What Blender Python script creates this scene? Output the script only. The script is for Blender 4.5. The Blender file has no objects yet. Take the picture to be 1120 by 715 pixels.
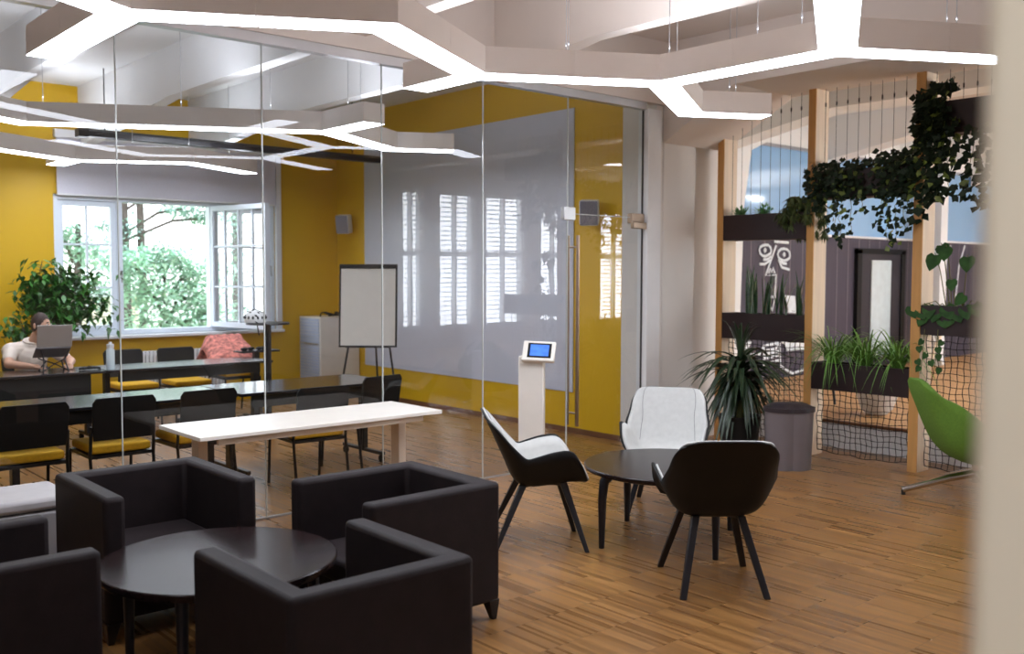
import bpy, math, random
from math import sin, cos, pi, radians, hypot, atan2, sqrt
from mathutils import Vector as V, Matrix
random.seed(7)
S = bpy.context.scene
COL = S.collection

# ------------------------------------------------------------------ mesh builder
class MB:
    def __init__(s): s.v = []; s.f = []
    def add(s, vs, fs):
        o = len(s.v); s.v += [tuple(p) for p in vs]; s.f += [tuple(i + o for i in f) for f in fs]; return s
    def box(s, x0, x1, y0, y1, z0, z1):
        return s.add([(x0,y0,z0),(x1,y0,z0),(x1,y1,z0),(x0,y1,z0),(x0,y0,z1),(x1,y0,z1),(x1,y1,z1),(x0,y1,z1)],
                     [(3,2,1,0),(4,5,6,7),(0,1,5,4),(1,2,6,5),(2,3,7,6),(3,0,4,7)])
    def obox(s, c, size, M):
        M = Matrix.Translation(c) @ M.to_4x4()
        hx, hy, hz = [q / 2 for q in size]
        m = MB().box(-hx, hx, -hy, hy, -hz, hz)
        return s.add([M @ V(p) for p in m.v], m.f)
    def prism(s, poly, z0, z1, M=None):
        n = len(poly)
        vs = [(x, y, z0) for x, y in poly] + [(x, y, z1) for x, y in poly]
        if M is not None: vs = [M @ V(p) for p in vs]
        fs = [tuple(range(n))[::-1], tuple(range(n, 2*n))] + [(i, (i+1) % n, n + (i+1) % n, n + i) for i in range(n)]
        return s.add(vs, fs)
    def tube(s, pts, r, n=8, cap=True):
        pts = [V(p) for p in pts]; k = len(pts)
        rr = r if isinstance(r, (list, tuple)) else [r]*k
        t0 = (pts[1]-pts[0]).normalized()
        a = t0.orthogonal().normalized(); o = len(s.v); vs = []
        for i in range(k):
            t = (pts[min(i+1, k-1)] - pts[max(i-1, 0)]).normalized()
            a = (a - t*a.dot(t))
            a = a.normalized() if a.length > 1e-6 else t.orthogonal().normalized()
            b = t.cross(a)
            for j in range(n):
                q = 2*pi*j/n; vs.append(pts[i] + (a*cos(q) + b*sin(q))*rr[i])
        fs = [(i*n+j, i*n+(j+1) % n, (i+1)*n+(j+1) % n, (i+1)*n+j) for i in range(k-1) for j in range(n)]
        if cap: fs += [tuple(range(n))[::-1], tuple((k-1)*n + j for j in range(n))]
        return s.add(vs, fs)
    def taper(s, p0, p1, s0, s1):           # square leg from p0 (half sizes s0) to p1 (half sizes s1)
        vs = []
        for p, q in ((p0, s0), (p1, s1)):
            for dx, dy in ((-1,-1),(1,-1),(1,1),(-1,1)): vs.append((p[0]+dx*q[0], p[1]+dy*q[1], p[2]))
        return s.add(vs, [(0,1,2,3),(7,6,5,4),(1,0,4,5),(2,1,5,6),(3,2,6,7),(0,3,7,4)])
    def lathe(s, prof, n=32, c=(0,0,0), sx=1, sy=1):
        vs = []; k = len(prof)
        for r, z in prof:
            for j in range(n): vs.append((c[0]+r*sx*cos(2*pi*j/n), c[1]+r*sy*sin(2*pi*j/n), c[2]+z))
        fs = [(i*n+j, i*n+(j+1) % n, (i+1)*n+(j+1) % n, (i+1)*n+j) for i in range(k-1) for j in range(n)]
        if prof[0][0] > 1e-4: fs.append(tuple(range(n))[::-1])
        if prof[-1][0] > 1e-4: fs.append(tuple((k-1)*n+j for j in range(n)))
        return s.add(vs, fs)
    def ell(s, c, r, nu=16, nv=10):
        vs = []
        for i in range(nv+1):
            th = pi*i/nv
            for j in range(nu): vs.append((c[0]+r[0]*sin(th)*cos(2*pi*j/nu), c[1]+r[1]*sin(th)*sin(2*pi*j/nu), c[2]-r[2]*cos(th)))
        return s.add(vs, [(i*nu+j, i*nu+(j+1) % nu, (i+1)*nu+(j+1) % nu, (i+1)*nu+j) for i in range(nv) for j in range(nu)])
    def cap(s, p0, r0, p1, r1, n=12):        # tapered limb with round ends
        p0 = V(p0); p1 = V(p1); d = (p1-p0).normalized(); pts = []; rr = []
        for k in range(5):
            q = pi/2*k/4; pts.append(p0 - d*r0*cos(q)); rr.append(max(r0*sin(q), 1e-3))
        for k in range(5):
            q = pi/2*k/4; pts.append(p1 + d*r1*sin(q)); rr.append(max(r1*cos(q), 1e-3))
        return s.tube(pts, rr, n)
    def leaf(s, p, d, L, W, fold=.15, up=V((0,0,1))):
        p = V(p); d = V(d).normalized(); sd = d.cross(up)
        sd = sd.normalized() if sd.length > 1e-3 else V((1,0,0))
        n = sd.cross(d)
        return s.add([p, p+d*L*.4+sd*W/2+n*W*fold, p+d*L, p+d*L*.4-sd*W/2+n*W*fold, p+d*L*.45], [(0,1,4),(1,2,4),(0,4,3),(4,2,3)])
    def blade(s, pts, W):                    # strap leaf along pts
        pts = [V(p) for p in pts]; k = len(pts); vs = []
        for i, p in enumerate(pts):
            t = (pts[min(i+1,k-1)]-pts[max(i-1,0)]).normalized(); sd = t.cross(V((0,0,1)))
            sd = sd.normalized() if sd.length > 1e-3 else V((1,0,0))
            u = i/(k-1); w = W*(.55+.9*u-1.42*u*u) if u < 1 else W*.03
            n = sd.cross(t)
            vs += [p+sd*w/2+n*w*.18, p, p-sd*w/2+n*w*.18]
        fs = []
        for i in range(k-1):
            a = 3*i; fs += [(a,a+1,a+4,a+3),(a+1,a+2,a+5,a+4)]
        return s.add(vs, fs)

def obj(name, m, mat, parent=None, bev=0, sub=0, smooth=True, seg=2, ang=38):
    me = bpy.data.meshes.new(name); me.from_pydata(m.v, [], m.f); me.update()
    if smooth:
        me.polygons.foreach_set('use_smooth', [True]*len(me.polygons)); me.set_sharp_from_angle(angle=radians(ang))
    me.materials.append(mat)
    o = bpy.data.objects.new(name, me); COL.objects.link(o)
    if parent: o.parent = parent
    if bev:
        b = o.modifiers.new('Bevel', 'BEVEL'); b.width = bev; b.segments = seg; b.limit_method = 'ANGLE'; b.angle_limit = radians(40)
    if sub:
        b = o.modifiers.new('Subdivision', 'SUBSURF'); b.levels = b.render_levels = sub
    return o
def tag(o, label, cat, group=None):
    o['label'] = label; o['category'] = cat
    if group: o['group'] = group
    return o
def thing(name, label, cat, loc=(0,0,0), rz=0, group=None):
    o = bpy.data.objects.new(name, None); COL.objects.link(o)
    o.empty_display_size = .1; o.location = loc; o.rotation_euler = (0,0,rz)
    return tag(o, label, cat, group)
def struct(name, m, mat, parent=None, **k):
    o = obj(name, m, mat, parent, **k)
    if not parent: o['kind'] = 'structure'
    return o
def dup(root, loc, rz, label, group=None):
    def rec(o, par):
        c = o.copy(); COL.objects.link(c)
        if par: c.parent = par; c.matrix_parent_inverse = o.matrix_parent_inverse.copy()
        for ch in [x for x in S.objects if x.parent == o]: rec(ch, c)
        return c
    r = rec(root, None); r.location = loc; r.rotation_euler = (0,0,rz); r['label'] = label
    if group: r['group'] = group
    return r

# ------------------------------------------------------------------ materials
def lin(c):
    c = c/255; return c/12.92 if c <= .04045 else ((c+.055)/1.055)**2.4
def rgb(r, g, b): return (lin(r), lin(g), lin(b), 1)
def mat(name, c, rough=.5, metal=0, var=.06, scale=8, bump=0, coat=0, emis=0, spec=.5, stretch=None, sss=0, trans=0):
    m = bpy.data.materials.new(name); m.use_nodes = True; nt = m.node_tree; N = nt.nodes; L = nt.links
    b = N['Principled BSDF']; col = rgb(*c)
    b.inputs['Roughness'].default_value = rough; b.inputs['Metallic'].default_value = metal
    b.inputs['Coat Weight'].default_value = coat; b.inputs['Coat Roughness'].default_value = .08
    b.inputs['Specular IOR Level'].default_value = spec
    if trans: b.inputs['Transmission Weight'].default_value = trans
    tc = N.new('ShaderNodeTexCoord'); mp = N.new('ShaderNodeMapping'); nz = N.new('ShaderNodeTexNoise')
    nz.inputs['Scale'].default_value = scale; nz.inputs['Detail'].default_value = 4
    if stretch: mp.inputs['Scale'].default_value = stretch
    L.new(tc.outputs['Object'], mp.inputs['Vector']); L.new(mp.outputs['Vector'], nz.inputs['Vector'])
    rp = N.new('ShaderNodeValToRGB'); rp.color_ramp.elements[0].position = .3; rp.color_ramp.elements[1].position = .7
    rp.color_ramp.elements[0].color = tuple(max(0, q*(1-var)) for q in col[:3]) + (1,)
    rp.color_ramp.elements[1].color = tuple(min(1, q*(1+var)) for q in col[:3]) + (1,)
    L.new(nz.outputs['Fac'], rp.inputs['Fac']); L.new(rp.outputs['Color'], b.inputs['Base Color'])
    if bump:
        bp = N.new('ShaderNodeBump'); bp.inputs['Strength'].default_value = bump; bp.inputs['Distance'].default_value = .005
        n2 = N.new('ShaderNodeTexNoise'); n2.inputs['Scale'].default_value = scale*12; L.new(mp.outputs['Vector'], n2.inputs['Vector'])
        L.new(n2.outputs['Fac'], bp.inputs['Height']); L.new(bp.outputs['Normal'], b.inputs['Normal'])
    if emis:
        b.inputs['Emission Color'].default_value = col; b.inputs['Emission Strength'].default_value = emis
    return m
def math_node(nt, op, a, b=None):
    n = nt.nodes.new('ShaderNodeMath'); n.operation = op
    for i, q in enumerate((a, b)):
        if q is None: continue
        if isinstance(q, (int, float)): n.inputs[i].default_value = q
        else: nt.links.new(q, n.inputs[i])
    return n.outputs[0]
def parquet(name, lo, hi, w=.0225, Lr=.33, rough=.34):
    m = bpy.data.materials.new(name); m.use_nodes = True; nt = m.node_tree; N = nt.nodes; L = nt.links; b = N['Principled BSDF']
    tc = N.new('ShaderNodeTexCoord'); sx = N.new('ShaderNodeSeparateXYZ'); L.new(tc.outputs['Object'], sx.inputs[0])
    X, Y = sx.outputs['X'], sx.outputs['Y']
    strip = math_node(nt, 'FLOOR', math_node(nt, 'DIVIDE', X, w))
    panel = math_node(nt, 'FLOOR', math_node(nt, 'DIVIDE', X, w*32))
    wn0 = N.new('ShaderNodeTexWhiteNoise'); wn0.noise_dimensions = '1D'; L.new(panel, wn0.inputs['W'])
    off = math_node(nt, 'MULTIPLY', math_node(nt, 'GREATER_THAN', wn0.outputs['Value'], .8), Lr*.5)
    yy = math_node(nt, 'DIVIDE', math_node(nt, 'ADD', Y, off), Lr)
    row = math_node(nt, 'FLOOR', yy)
    cv = N.new('ShaderNodeCombineXYZ'); L.new(strip, cv.inputs[0]); L.new(row, cv.inputs[1])
    wn = N.new('ShaderNodeTexWhiteNoise'); wn.noise_dimensions = '2D'; L.new(cv.outputs[0], wn.inputs['Vector'])
    mp = N.new('ShaderNodeMapping'); mp.inputs['Scale'].default_value = (60, 4, 1); L.new(tc.outputs['Object'], mp.inputs['Vector'])
    nz = N.new('ShaderNodeTexNoise'); nz.inputs['Scale'].default_value = 1.5; nz.inputs['Detail'].default_value = 3; L.new(mp.outputs[0], nz.inputs['Vector'])
    f = math_node(nt, 'ADD', math_node(nt, 'MULTIPLY', wn.outputs['Value'], .8), math_node(nt, 'MULTIPLY', nz.outputs['Fac'], .2))
    rp = N.new('ShaderNodeValToRGB'); rp.color_ramp.elements[0].color = rgb(*lo); rp.color_ramp.elements[1].color = rgb(*hi)
    e = rp.color_ramp.elements.new(.5); e.color = tuple(.5*(p+q) for p, q in zip(rgb(*lo), rgb(*hi)))
    rp.color_ramp.elements[0].position = .08; rp.color_ramp.elements[2].position = .95
    L.new(f, rp.inputs['Fac'])
    fr = math_node(nt, 'FRACT', yy); j1 = math_node(nt, 'LESS_THAN', fr, .014)
    jj = j1
    mx = N.new('ShaderNodeMix'); mx.data_type = 'RGBA'; L.new(math_node(nt, 'MULTIPLY', jj, .6), mx.inputs[0])
    L.new(rp.outputs[0], mx.inputs[6]); mx.inputs[7].default_value = tuple(q*.3 for q in rgb(*lo)[:3]) + (1,)
    L.new(mx.outputs[2], b.inputs['Base Color'])
    L.new(math_node(nt, 'ADD', math_node(nt, 'MULTIPLY', wn.outputs['Value'], .1), rough-.04), b.inputs['Roughness'])
    return m
def planks(name, c, w=.3):
    m = mat(name, c, .55, var=.1, scale=3, stretch=(8,8,.6)); nt = m.node_tree; N = nt.nodes; L = nt.links; b = N['Principled BSDF']
    src = b.inputs['Base Color'].links[0].from_socket
    tc = N.new('ShaderNodeTexCoord'); sx = N.new('ShaderNodeSeparateXYZ'); L.new(tc.outputs['Object'], sx.inputs[0])
    fr = math_node(nt, 'FRACT', math_node(nt, 'DIVIDE', sx.outputs['X'], w)); j = math_node(nt, 'LESS_THAN', fr, .05)
    mx = N.new('ShaderNodeMix'); mx.data_type = 'RGBA'; L.new(j, mx.inputs[0]); L.new(src, mx.inputs[6]); mx.inputs[7].default_value = rgb(122,112,118)
    L.new(mx.outputs[2], b.inputs['Base Color']); return m
def glass(name, tint=(1,1,1), ior=1.5, rough=0, boost=1):
    m = bpy.data.materials.new(name); m.use_nodes = True; nt = m.node_tree; N = nt.nodes; L = nt.links
    N.remove(N['Principled BSDF']); t = N.new('ShaderNodeBsdfTransparent'); t.inputs[0].default_value = tint + (1,)
    g = N.new('ShaderNodeBsdfGlossy'); g.inputs['Roughness'].default_value = rough
    f = N.new('ShaderNodeFresnel'); f.inputs[0].default_value = ior; x = N.new('ShaderNodeMixShader')
    L.new(math_node(nt, 'MULTIPLY', f.outputs[0], boost), x.inputs[0]); L.new(t.outputs[0], x.inputs[1]); L.new(g.outputs[0], x.inputs[2])
    L.new(x.outputs[0], N['Material Output'].inputs[0]); return m
def emit(name, c, s):
    m = bpy.data.materials.new(name); m.use_nodes = True; nt = m.node_tree; N = nt.nodes
    N.remove(N['Principled BSDF']); e = N.new('ShaderNodeEmission'); e.inputs[0].default_value = rgb(*c); e.inputs[1].default_value = s
    nt.links.new(e.outputs[0], N['Material Output'].inputs[0]); return m

M_yel = mat('yellow wall paint', (212,168,6), .5, var=.02, scale=2)
M_far = mat('brightened white plaster', (244,243,240), .75, var=.01, scale=2)  # paler copy of the white plaster, far-room brightness put into its colour
M_white = mat('white plaster', (222,217,211), .75, var=.02, scale=2)
M_ceil = mat('warm white ceiling plaster', (222,211,202), .85, var=.02, scale=1.5)
M_ceil2 = mat('cool white ceiling plaster', (224,224,224), .85, var=.02, scale=1.5)
M_floor = parquet('oak strip parquet', (110,75,40), (160,115,64), .0195, .30, .30)
M_plat = mat('pale platform wood', (196,150,98), .45, var=.12, scale=3, stretch=(10,1,1))
M_edge = mat('brown platform edge', (110,70,40), .5, var=.1)
M_plank = planks('dark painted planks', (66,60,74))
M_blue = mat('pale blue lacquered wall', (146,192,234), .07, var=.03, scale=1, coat=.6, spec=1)
M_trim = mat('white painted trim', (226,226,226), .45, var=.02)
M_wfr = mat('cool white window paint', (226,234,244), .4, var=.01)
M_tub = mat('dark brown black leather', (36,29,30), .6, var=.12, scale=14, bump=.12, spec=.18)
M_dwood = mat('dark stained wood', (34,24,24), .24, var=.4, scale=4, stretch=(2,14,2), spec=.2)
M_blk = mat('matt black plastic', (16,16,16), .55, var=.1, spec=.3)
M_blk2 = mat('black lacquered steel', (20,20,24), .35, var=.1)
M_leg = mat('black stained wood leg', (20,20,28), .38, var=.2, scale=5, stretch=(4,4,30))
M_pad = mat('light grey upholstery', (190,190,186), .85, var=.04, scale=30, bump=.15)
M_seam = mat('grey seam thread', (120,120,118), .8)
M_yfab = mat('yellow seat fabric', (218,166,24), .85, var=.07, scale=40, bump=.15)
M_wlam = mat('white laminate', (236,230,220), .32, var=.02)
M_wleg = mat('cream white powder coat', (214,198,180), .45, var=.03)
M_dlam = mat('dark laminate', (34,32,36), .2, var=.1, coat=.35)
M_chrome = mat('polished chrome', (200,200,200), .12, 1, var=.02)
M_steel = mat('brushed bronze steel', (170,150,132), .3, 1, var=.05, stretch=(1,1,20))
M_alu = mat('satin aluminium', (190,190,192), .38, 1, var=.03)
M_glass = glass('clear partition glass', (.97,.985,.98), 1.5, 0, 1.1)
M_wglass = glass('window pane glass', (.97,.98,.98), 1.45)
M_gedge = mat('bright glass joint', (196,202,200), .15, var=.02, spec=.8)
M_blind = mat('grey roller blind fabric', (214,212,222), .9, var=.03, scale=60)
M_slat = mat('white blind slat', (240,240,240), .5, var=.01)
M_wbrd = mat('glossy pale grey board', (200,203,216), .3, var=.01)
M_plant = mat('dark brown planter', (38,21,22), .5, var=.1)
M_soil = mat('soil', (40,28,20), .95, var=.3, scale=60)
M_postw = mat('pale birch wood', (224,202,174), .55, var=.08, scale=2, stretch=(12,12,.8))
M_poste = mat('orange front wood', (200,148,84), .55, var=.1, scale=2, stretch=(12,12,.8))  # narrow post front, more orange than the pale sides
M_ivy = mat('dark ivy leaf', (28,42,24), .55, var=.5, scale=25, spec=.25)
M_ivy2 = mat('yellowish ivy leaf', (104,120,48), .4, var=.3, scale=25)
M_spid = mat('spider plant leaf', (104,150,62), .5, var=.35, scale=30)
M_snake = mat('snake plant leaf', (56,82,52), .4, var=.45, scale=30)
M_drac = mat('dracaena leaf', (44,62,40), .35, var=.35, scale=15)
M_olive = mat('olive drooping leaf', (70,84,40), .5, var=.5, scale=25)
M_fern = mat('bright small leaf', (82,140,74), .5, var=.3, scale=25)
M_philo = mat('philodendron leaf', (44,78,30), .6, var=.4, scale=15, spec=.2)
M_ficus = mat('ficus leaf', (56,112,42), .35, var=.45, scale=15)
M_bark = mat('brown bark', (96,84,78), .9, var=.3, scale=10)
M_stem = mat('green brown stem', (98,98,52), .7, var=.2)
M_net = mat('black net cord', (22,20,22), .8)
M_chalk = mat('white chalk paint', (226,232,236), .8, var=.08, scale=20)
M_bin = mat('mauve grey bin plastic', (114,106,108), .42, var=.04)
M_binlid = mat('dark bin lid plastic', (52,44,48), .45, var=.05)
M_green = mat('green wool', (96,134,44), .9, var=.1, scale=60, bump=.3)
M_fix = mat('warm white lamp housing', (236,228,222), .55, var=.01)
M_em = emit('lamp diffuser', (236,242,255), 18.0)
M_em3 = emit('bright lamp diffuser', (245,247,252), 30.0)
M_em2 = emit('added upward glow', (236,241,254), 13.0)  # glow added on the lamp tops
M_blkgap = mat('dark joint', (60,56,54), .7)
M_skin = mat('skin', (206,158,132), .55, var=.06)
M_hair = mat('dark brown hair', (58,40,34), .7, var=.3, scale=40)
M_shirt = mat('cream polo cotton', (226,212,200), .85, var=.04)
M_jean = mat('dark denim', (30,34,52), .85, var=.15)
M_shoe = mat('blue sneaker', (40,84,180), .6)
M_lap = mat('silver aluminium laptop', (182,178,176), .4, .6, var=.02)
M_lapd = mat('dark grey laptop base', (78,74,78), .5, var=.05)
M_bott = mat('translucent water bottle', (224,238,244), .2, var=.03, trans=.15)
M_cloth = mat('red patterned cloth', (208,128,116), .9, var=.6, scale=22)
M_spk = mat('grey speaker grille', (132,128,136), .7, var=.1, scale=80)
M_spkw = mat('white speaker case', (214,214,216), .5, var=.02)
M_screen = mat('blue tablet screen', (70,120,220), .2, var=.35, scale=14, emis=.5)
M_paper = mat('cream flip chart sheet', (206,202,194), .8, var=.02)
M_print = mat('light grey printer plastic', (150,146,146), .5, var=.03)
M_wick = mat('mustard woven basket', (150,120,40), .8, var=.6, scale=60)
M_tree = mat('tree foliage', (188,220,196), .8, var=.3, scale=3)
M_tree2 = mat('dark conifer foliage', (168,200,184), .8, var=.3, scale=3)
M_build = mat('pale ochre facade', (236,220,196), .9, var=.03)
M_grass = mat('lawn', (110,140,90), .9, var=.2)

G, W, R, X0 = 5.878, 11.652, 7.0165, 7.745     # glass plane, window wall, board wall, post fronts
CZ = 3.77

# ------------------------------------------------------------------ room shell
struct('floor', MB().box(-3.2, 8.3, -2.75, 11.9, -.12, 0), M_floor)
m = MB().box(8.315, 18.2, -2.75, 7.5, -.12, .25); struct('trim_1', m, M_plat)                    # platform of the far room
struct('trim_2', MB().box(8.3, 8.315, -2.75, 7.3, 0, .235), M_trim)                             # its white riser
struct('trim_3', MB().box(8.28, 8.33, -2.75, 7.3, .235, .262), M_edge)                           # its brown nosing
struct('ceiling', MB().box(-3.2, 18.2, -2.75, G-.02, CZ, CZ+.15), M_ceil)
struct('ceiling_inner', MB().box(-3.2, 7.2, G-.02, 11.9, CZ-.01, CZ+.15), M_ceil2)
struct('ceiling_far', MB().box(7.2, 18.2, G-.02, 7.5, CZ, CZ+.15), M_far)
# window wall of the meeting room with its opening
wx0, wx1, wz0, wz1 = 3.33, 6.07, .90, 2.53
m = MB(); m.box(-3.2, wx0, W, W+.3, 0, CZ); m.box(wx1, 7.2, W, W+.3, 0, CZ); m.box(wx0, wx1, W, W+.3, 0, wz0); m.box(wx0, wx1, W, W+.3, wz1, CZ)
struct('wall_back', m, M_yel)
struct('wall_right', MB().box(R, R+.2, 6.36, W, 0, CZ), M_yel)
struct('wall_right_end', MB().box(R-.004, R+.2, G+.05, 6.36, 0, CZ), M_white)
struct('baseboard_right', MB().box(R-.012, R+.004, 6.36, W, 0, .05), M_edge)
struct('wall_left', MB().box(-3.4, -3.2, -2.75, 11.9, 0, CZ), M_white)
# block between meeting room and far room: column, pier face and jamb
struct('wall_column', MB().box(7.03, 7.52, G-.01, G+.3, 0, CZ), M_white, bev=.02)
struct('wall_pier', MB().box(7.2, 8.1, G+.09, 7.4, 0, CZ), M_white)
struct('trim_4', MB().box(6.76, 6.94, G-.06, G+.06, 0, 3.14), M_trim)
struct('trim_5', MB().box(6.94, 7.03, G+.0, G+.06, 0, CZ), M_white)
struct('wall_header', MB().box(-3.2, 7.03, G-.05, G+.05, 3.2, CZ), M_ceil)
struct('trim_6', MB().box(-3.2, 6.76, G-.035, G+.035, 3.135, 3.2), M_alu)             # glass track
# far room walls
struct('wall_far', MB().box(8.1, 18.2, 7.3, 7.5, .25, 2.17), M_plank)
struct('wall_far_upper', MB().box(8.1, 18.2, 7.3, 7.5, 2.19, 3.33), M_blue)
struct('trim_7', MB().box(8.1, 18.2, 7.27, 7.5, 2.165, 2.195), M_trim)
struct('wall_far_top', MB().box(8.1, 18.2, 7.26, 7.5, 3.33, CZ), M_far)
struct('trim_8', MB().box(8.1, 18.2, 7.24, 7.5, 3.30, 3.335), M_alu)
struct('wall_far_side', MB().box(18.0, 18.2, -2.75, 7.5, .25, CZ), M_white)
# pier at the left of the blue wall, chamfered at its head
def at_xz(poly, y0, y1, mb):   # polygon in x,z extruded along y
    n = len(poly); mb.add([(x,y0,z) for x,z in poly]+[(x,y1,z) for x,z in poly], [tuple(range(n)), tuple(range(n,2*n))[::-1]]+[(i+n,(i+1)%n+n,(i+1)%n,i) for i in range(n)]); return mb
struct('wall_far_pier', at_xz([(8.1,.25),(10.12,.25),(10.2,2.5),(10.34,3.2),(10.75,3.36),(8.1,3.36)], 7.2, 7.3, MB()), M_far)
struct('trim_9', MB().box(14.52, 14.74, 6.7, 6.95, .25, CZ), M_trim)
# front wall with the blinded windows behind the viewer's right
wins = [(9.95,10.42),(10.78,11.62),(11.9,12.9),(13.35,14.15),(15.1,16.1)]
m = MB(); xs = -3.2
for a, b in wins:
    m.box(xs, a, -2.75, -2.55, 0, CZ); m.box(a, b, -2.75, -2.55, 0, .6); m.box(a, b, -2.75, -2.55, 3.15, CZ); xs = b
m.box(xs, 18.2, -2.75, -2.55, 0, CZ)
struct('wall_front', m, M_white)
wi = 20
for a, b in wins:
    f = MB()
    for q in (a+.03, (a+b)/2, b-.03): f.box(q-.03, q+.03, -2.7, -2.6, .6, 3.15)
    for z in (.63, 2.0, 3.12): f.box(a, b, -2.7, -2.6, z-.05 if z == 2.0 else z-.03, z+.05 if z == 2.0 else z+.03)
    w = struct('window_%d' % wi, f, M_trim); wi += 1
    bl = MB(); k = int(2.4/.085)
    for i in range(k): bl.obox(((a+b)/2, -2.5, .68+i*.087), (b-a-.02, .065, .003), Matrix.Rotation(radians(22), 3, 'X'))
    obj('venetian_blind', bl, M_slat, w, smooth=False)
# near wall end at the right edge of the view
struct('wall_end', MB().box(.565, .80, -.6, .242, 0, CZ), mat('beige wall end', (232,220,194), .7, var=.02), bev=.01)

# beams
def beam(name, x0, x1, y0, y1, zb, mat_, h0=None, h1=None):
    # runs along y; h0/h1 = (length, depth) of haunch at each end
    pr = [(y0, CZ)]
    if h0: pr += [(y0, zb-h0[1]), (y0+h0[0], zb)]
    else: pr += [(y0, zb)]
    if h1: pr += [(y1-h1[0], zb), (y1, zb-h1[1])]
    else: pr += [(y1, zb)]
    pr += [(y1, CZ)]
    n = len(pr)
    mb = MB(); mb.add([(x0,y,z) for y,z in pr]+[(x1,y,z) for y,z in pr], [tuple(range(n))[::-1], tuple(range(n,2*n))]+[(i,(i+1)%n,(i+1)%n+n,i+n) for i in range(n)])
    return struct(name, mb, mat_, smooth=False)
n = 10
for x in (2.31, 3.62, 4.93):
    beam('trim_%d' % n, x, x+.13, -2.55, G-.05, 3.3, M_ceil, h1=(1.02,.16) if x > 4 else None); n += 1
    beam('trim_%d' % n, x, x+.13, G+.05, W, 3.3, M_ceil2, h0=(.5,.1), h1=(2.6,.22)); n += 1
beam('trim_%d' % n, 7.03, 7.96, -2.55, G-.01, 3.29, M_ceil, h1=(.78,.43)); n += 1
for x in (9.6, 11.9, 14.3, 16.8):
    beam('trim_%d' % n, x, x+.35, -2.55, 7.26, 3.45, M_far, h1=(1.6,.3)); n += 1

# ------------------------------------------------------------------ glass partition
seams = [-3.2,-2.66,-1.72,-.78,.16,1.10,2.04,2.978,3.911,4.857,5.79]
for i in range(len(seams)-1):
    a, b = seams[i], seams[i+1]
    p = struct('window_%d' % (2+i), MB().add([(a+.003,G,.012),(b-.003,G,.012),(b-.003,G,3.14),(a+.003,G,3.14)], [(0,1,2,3)]), M_glass)
    obj('glass_joint', MB().box(b-.003, b+.003, G-.006, G+.006, .012, 3.14), M_gedge, p)
struct('trim_40', MB().box(-3.2, 5.79, G-.012, G+.012, 0, .012), M_alu)
d = struct('door_1', MB().add([(5.797,G,.012),(6.75,G,.012),(6.75,G,3.13),(5.797,G,3.13)], [(0,1,2,3)]), M_glass)
obj('glass_joint', MB().box(6.745, 6.757, G-.006, G+.006, .012, 3.13), M_blkgap, d)
for s_ in (-1, 1):
    y = G + s_*.06; hb = MB(); hb.tube([(5.86,y,.33),(5.86,y,1.97)], .016, 14)
    for z in (.44, 1.87): hb.tube([(5.86,y,z),(5.86,G,z)], .009, 10)
    obj('pull_handle', hb, M_steel, d)
obj('patch_fitting', MB().box(5.735, 5.87, G-.02, G+.02, 2.10, 2.21), M_alu, d, bev=.004)
obj('top_pivot', MB().box(6.58, 6.75, G-.03, G+.03, 2.10, 2.19).box(6.56, 6.74, G-.07, G-.03, 2.05, 2.11), M_steel, d, bev=.006)
# transom line above the door
obj('transom_joint', MB().box(5.797, 6.75, G-.003, G+.003, 2.151, 2.156), M_gedge, d)

# ------------------------------------------------------------------ meeting room window
w1 = struct('window_1', MB().box(wx0,wx1,W+.02,W+.14,wz0,wz0+.06).box(wx0,wx1,W+.02,W+.14,wz1-.06,wz1).box(wx0,wx0+.05,W+.02,W+.14,wz0+.06,wz1-.06).box(wx1-.05,wx1,W+.02,W+.14,wz0+.06,wz1-.06)
            .box(4.035,4.10,W+.02,W+.14,wz0+.06,wz1-.06).box(5.18,5.245,W+.02,W+.14,wz0+.06,wz1-.06), M_wfr)
def sash(par, x0, x1, z0, z1, y, M=None, cols=2, rows=3, st=.06):
    f = MB(); f.box(x0,x1,y-.03,y+.03,z0,z0+st).box(x0,x1,y-.03,y+.03,z1-st,z1).box(x0,x0+st,y-.03,y+.03,z0+st,z1-st).box(x1-st,x1,y-.03,y+.03,z0+st,z1-st)
    for i in range(1, cols): q = x0+(x1-x0)*i/cols; f.box(q-.012,q+.012,y-.015,y+.015,z0+st,z1-st)
    for i in range(1, rows): q = z0+(z1-z0)*i/rows; f.box(x0+st,x1-st,y-.014,y+.014,q-.012,q+.012)
    g = MB().add([(x0+st,y,z0+st),(x1-st,y,z0+st),(x1-st,y,z1-st),(x0+st,y,z1-st)], [(0,1,2,3)])
    if M is not None:
        for q in (f, g): q.v = [tuple(M @ V(p)) for p in q.v]
    s_ = obj('casement_sash', f, M_wfr, par); obj('pane', g, M_wglass, s_, smooth=False); return s_
sash(w1, 3.382, 4.033, .962, 2.468, W+.075); sash(w1, 5.247, 6.018, .962, 2.468, W+.075, cols=2)
ML = Matrix.Translation((5.215, W+.03, 0)) @ Matrix.Rotation(radians(-81), 4, 'Z')
lf = sash(w1, 0.0, 1.15, .965, 2.47, 0, ML, cols=4)
h = MB().tube([ML @ V((1.12,.03,1.72)), ML @ V((1.12,.07,1.72)), ML @ V((1.12,.075,1.60))], .01, 8); obj('window_handle', h, M_alu, lf)
h = MB().box(4.06,4.075,W-.03,W+.02,1.62,1.66).box(4.06,4.075,W-.03,W-.015,1.52,1.66); obj('window_handle', h, M_alu, w1)
struct('trim_50', MB().box(3.28, 6.13, W-.14, W+.03, .865, .90), M_trim, bev=.006)       # sill
m = MB().box(3.36,6.06,W-.05,W-.04,2.53,3.16); bl = tag(obj('roller_blind', m, M_blind), 'grey fabric roller blind pulled halfway above the window', 'blind')
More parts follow.
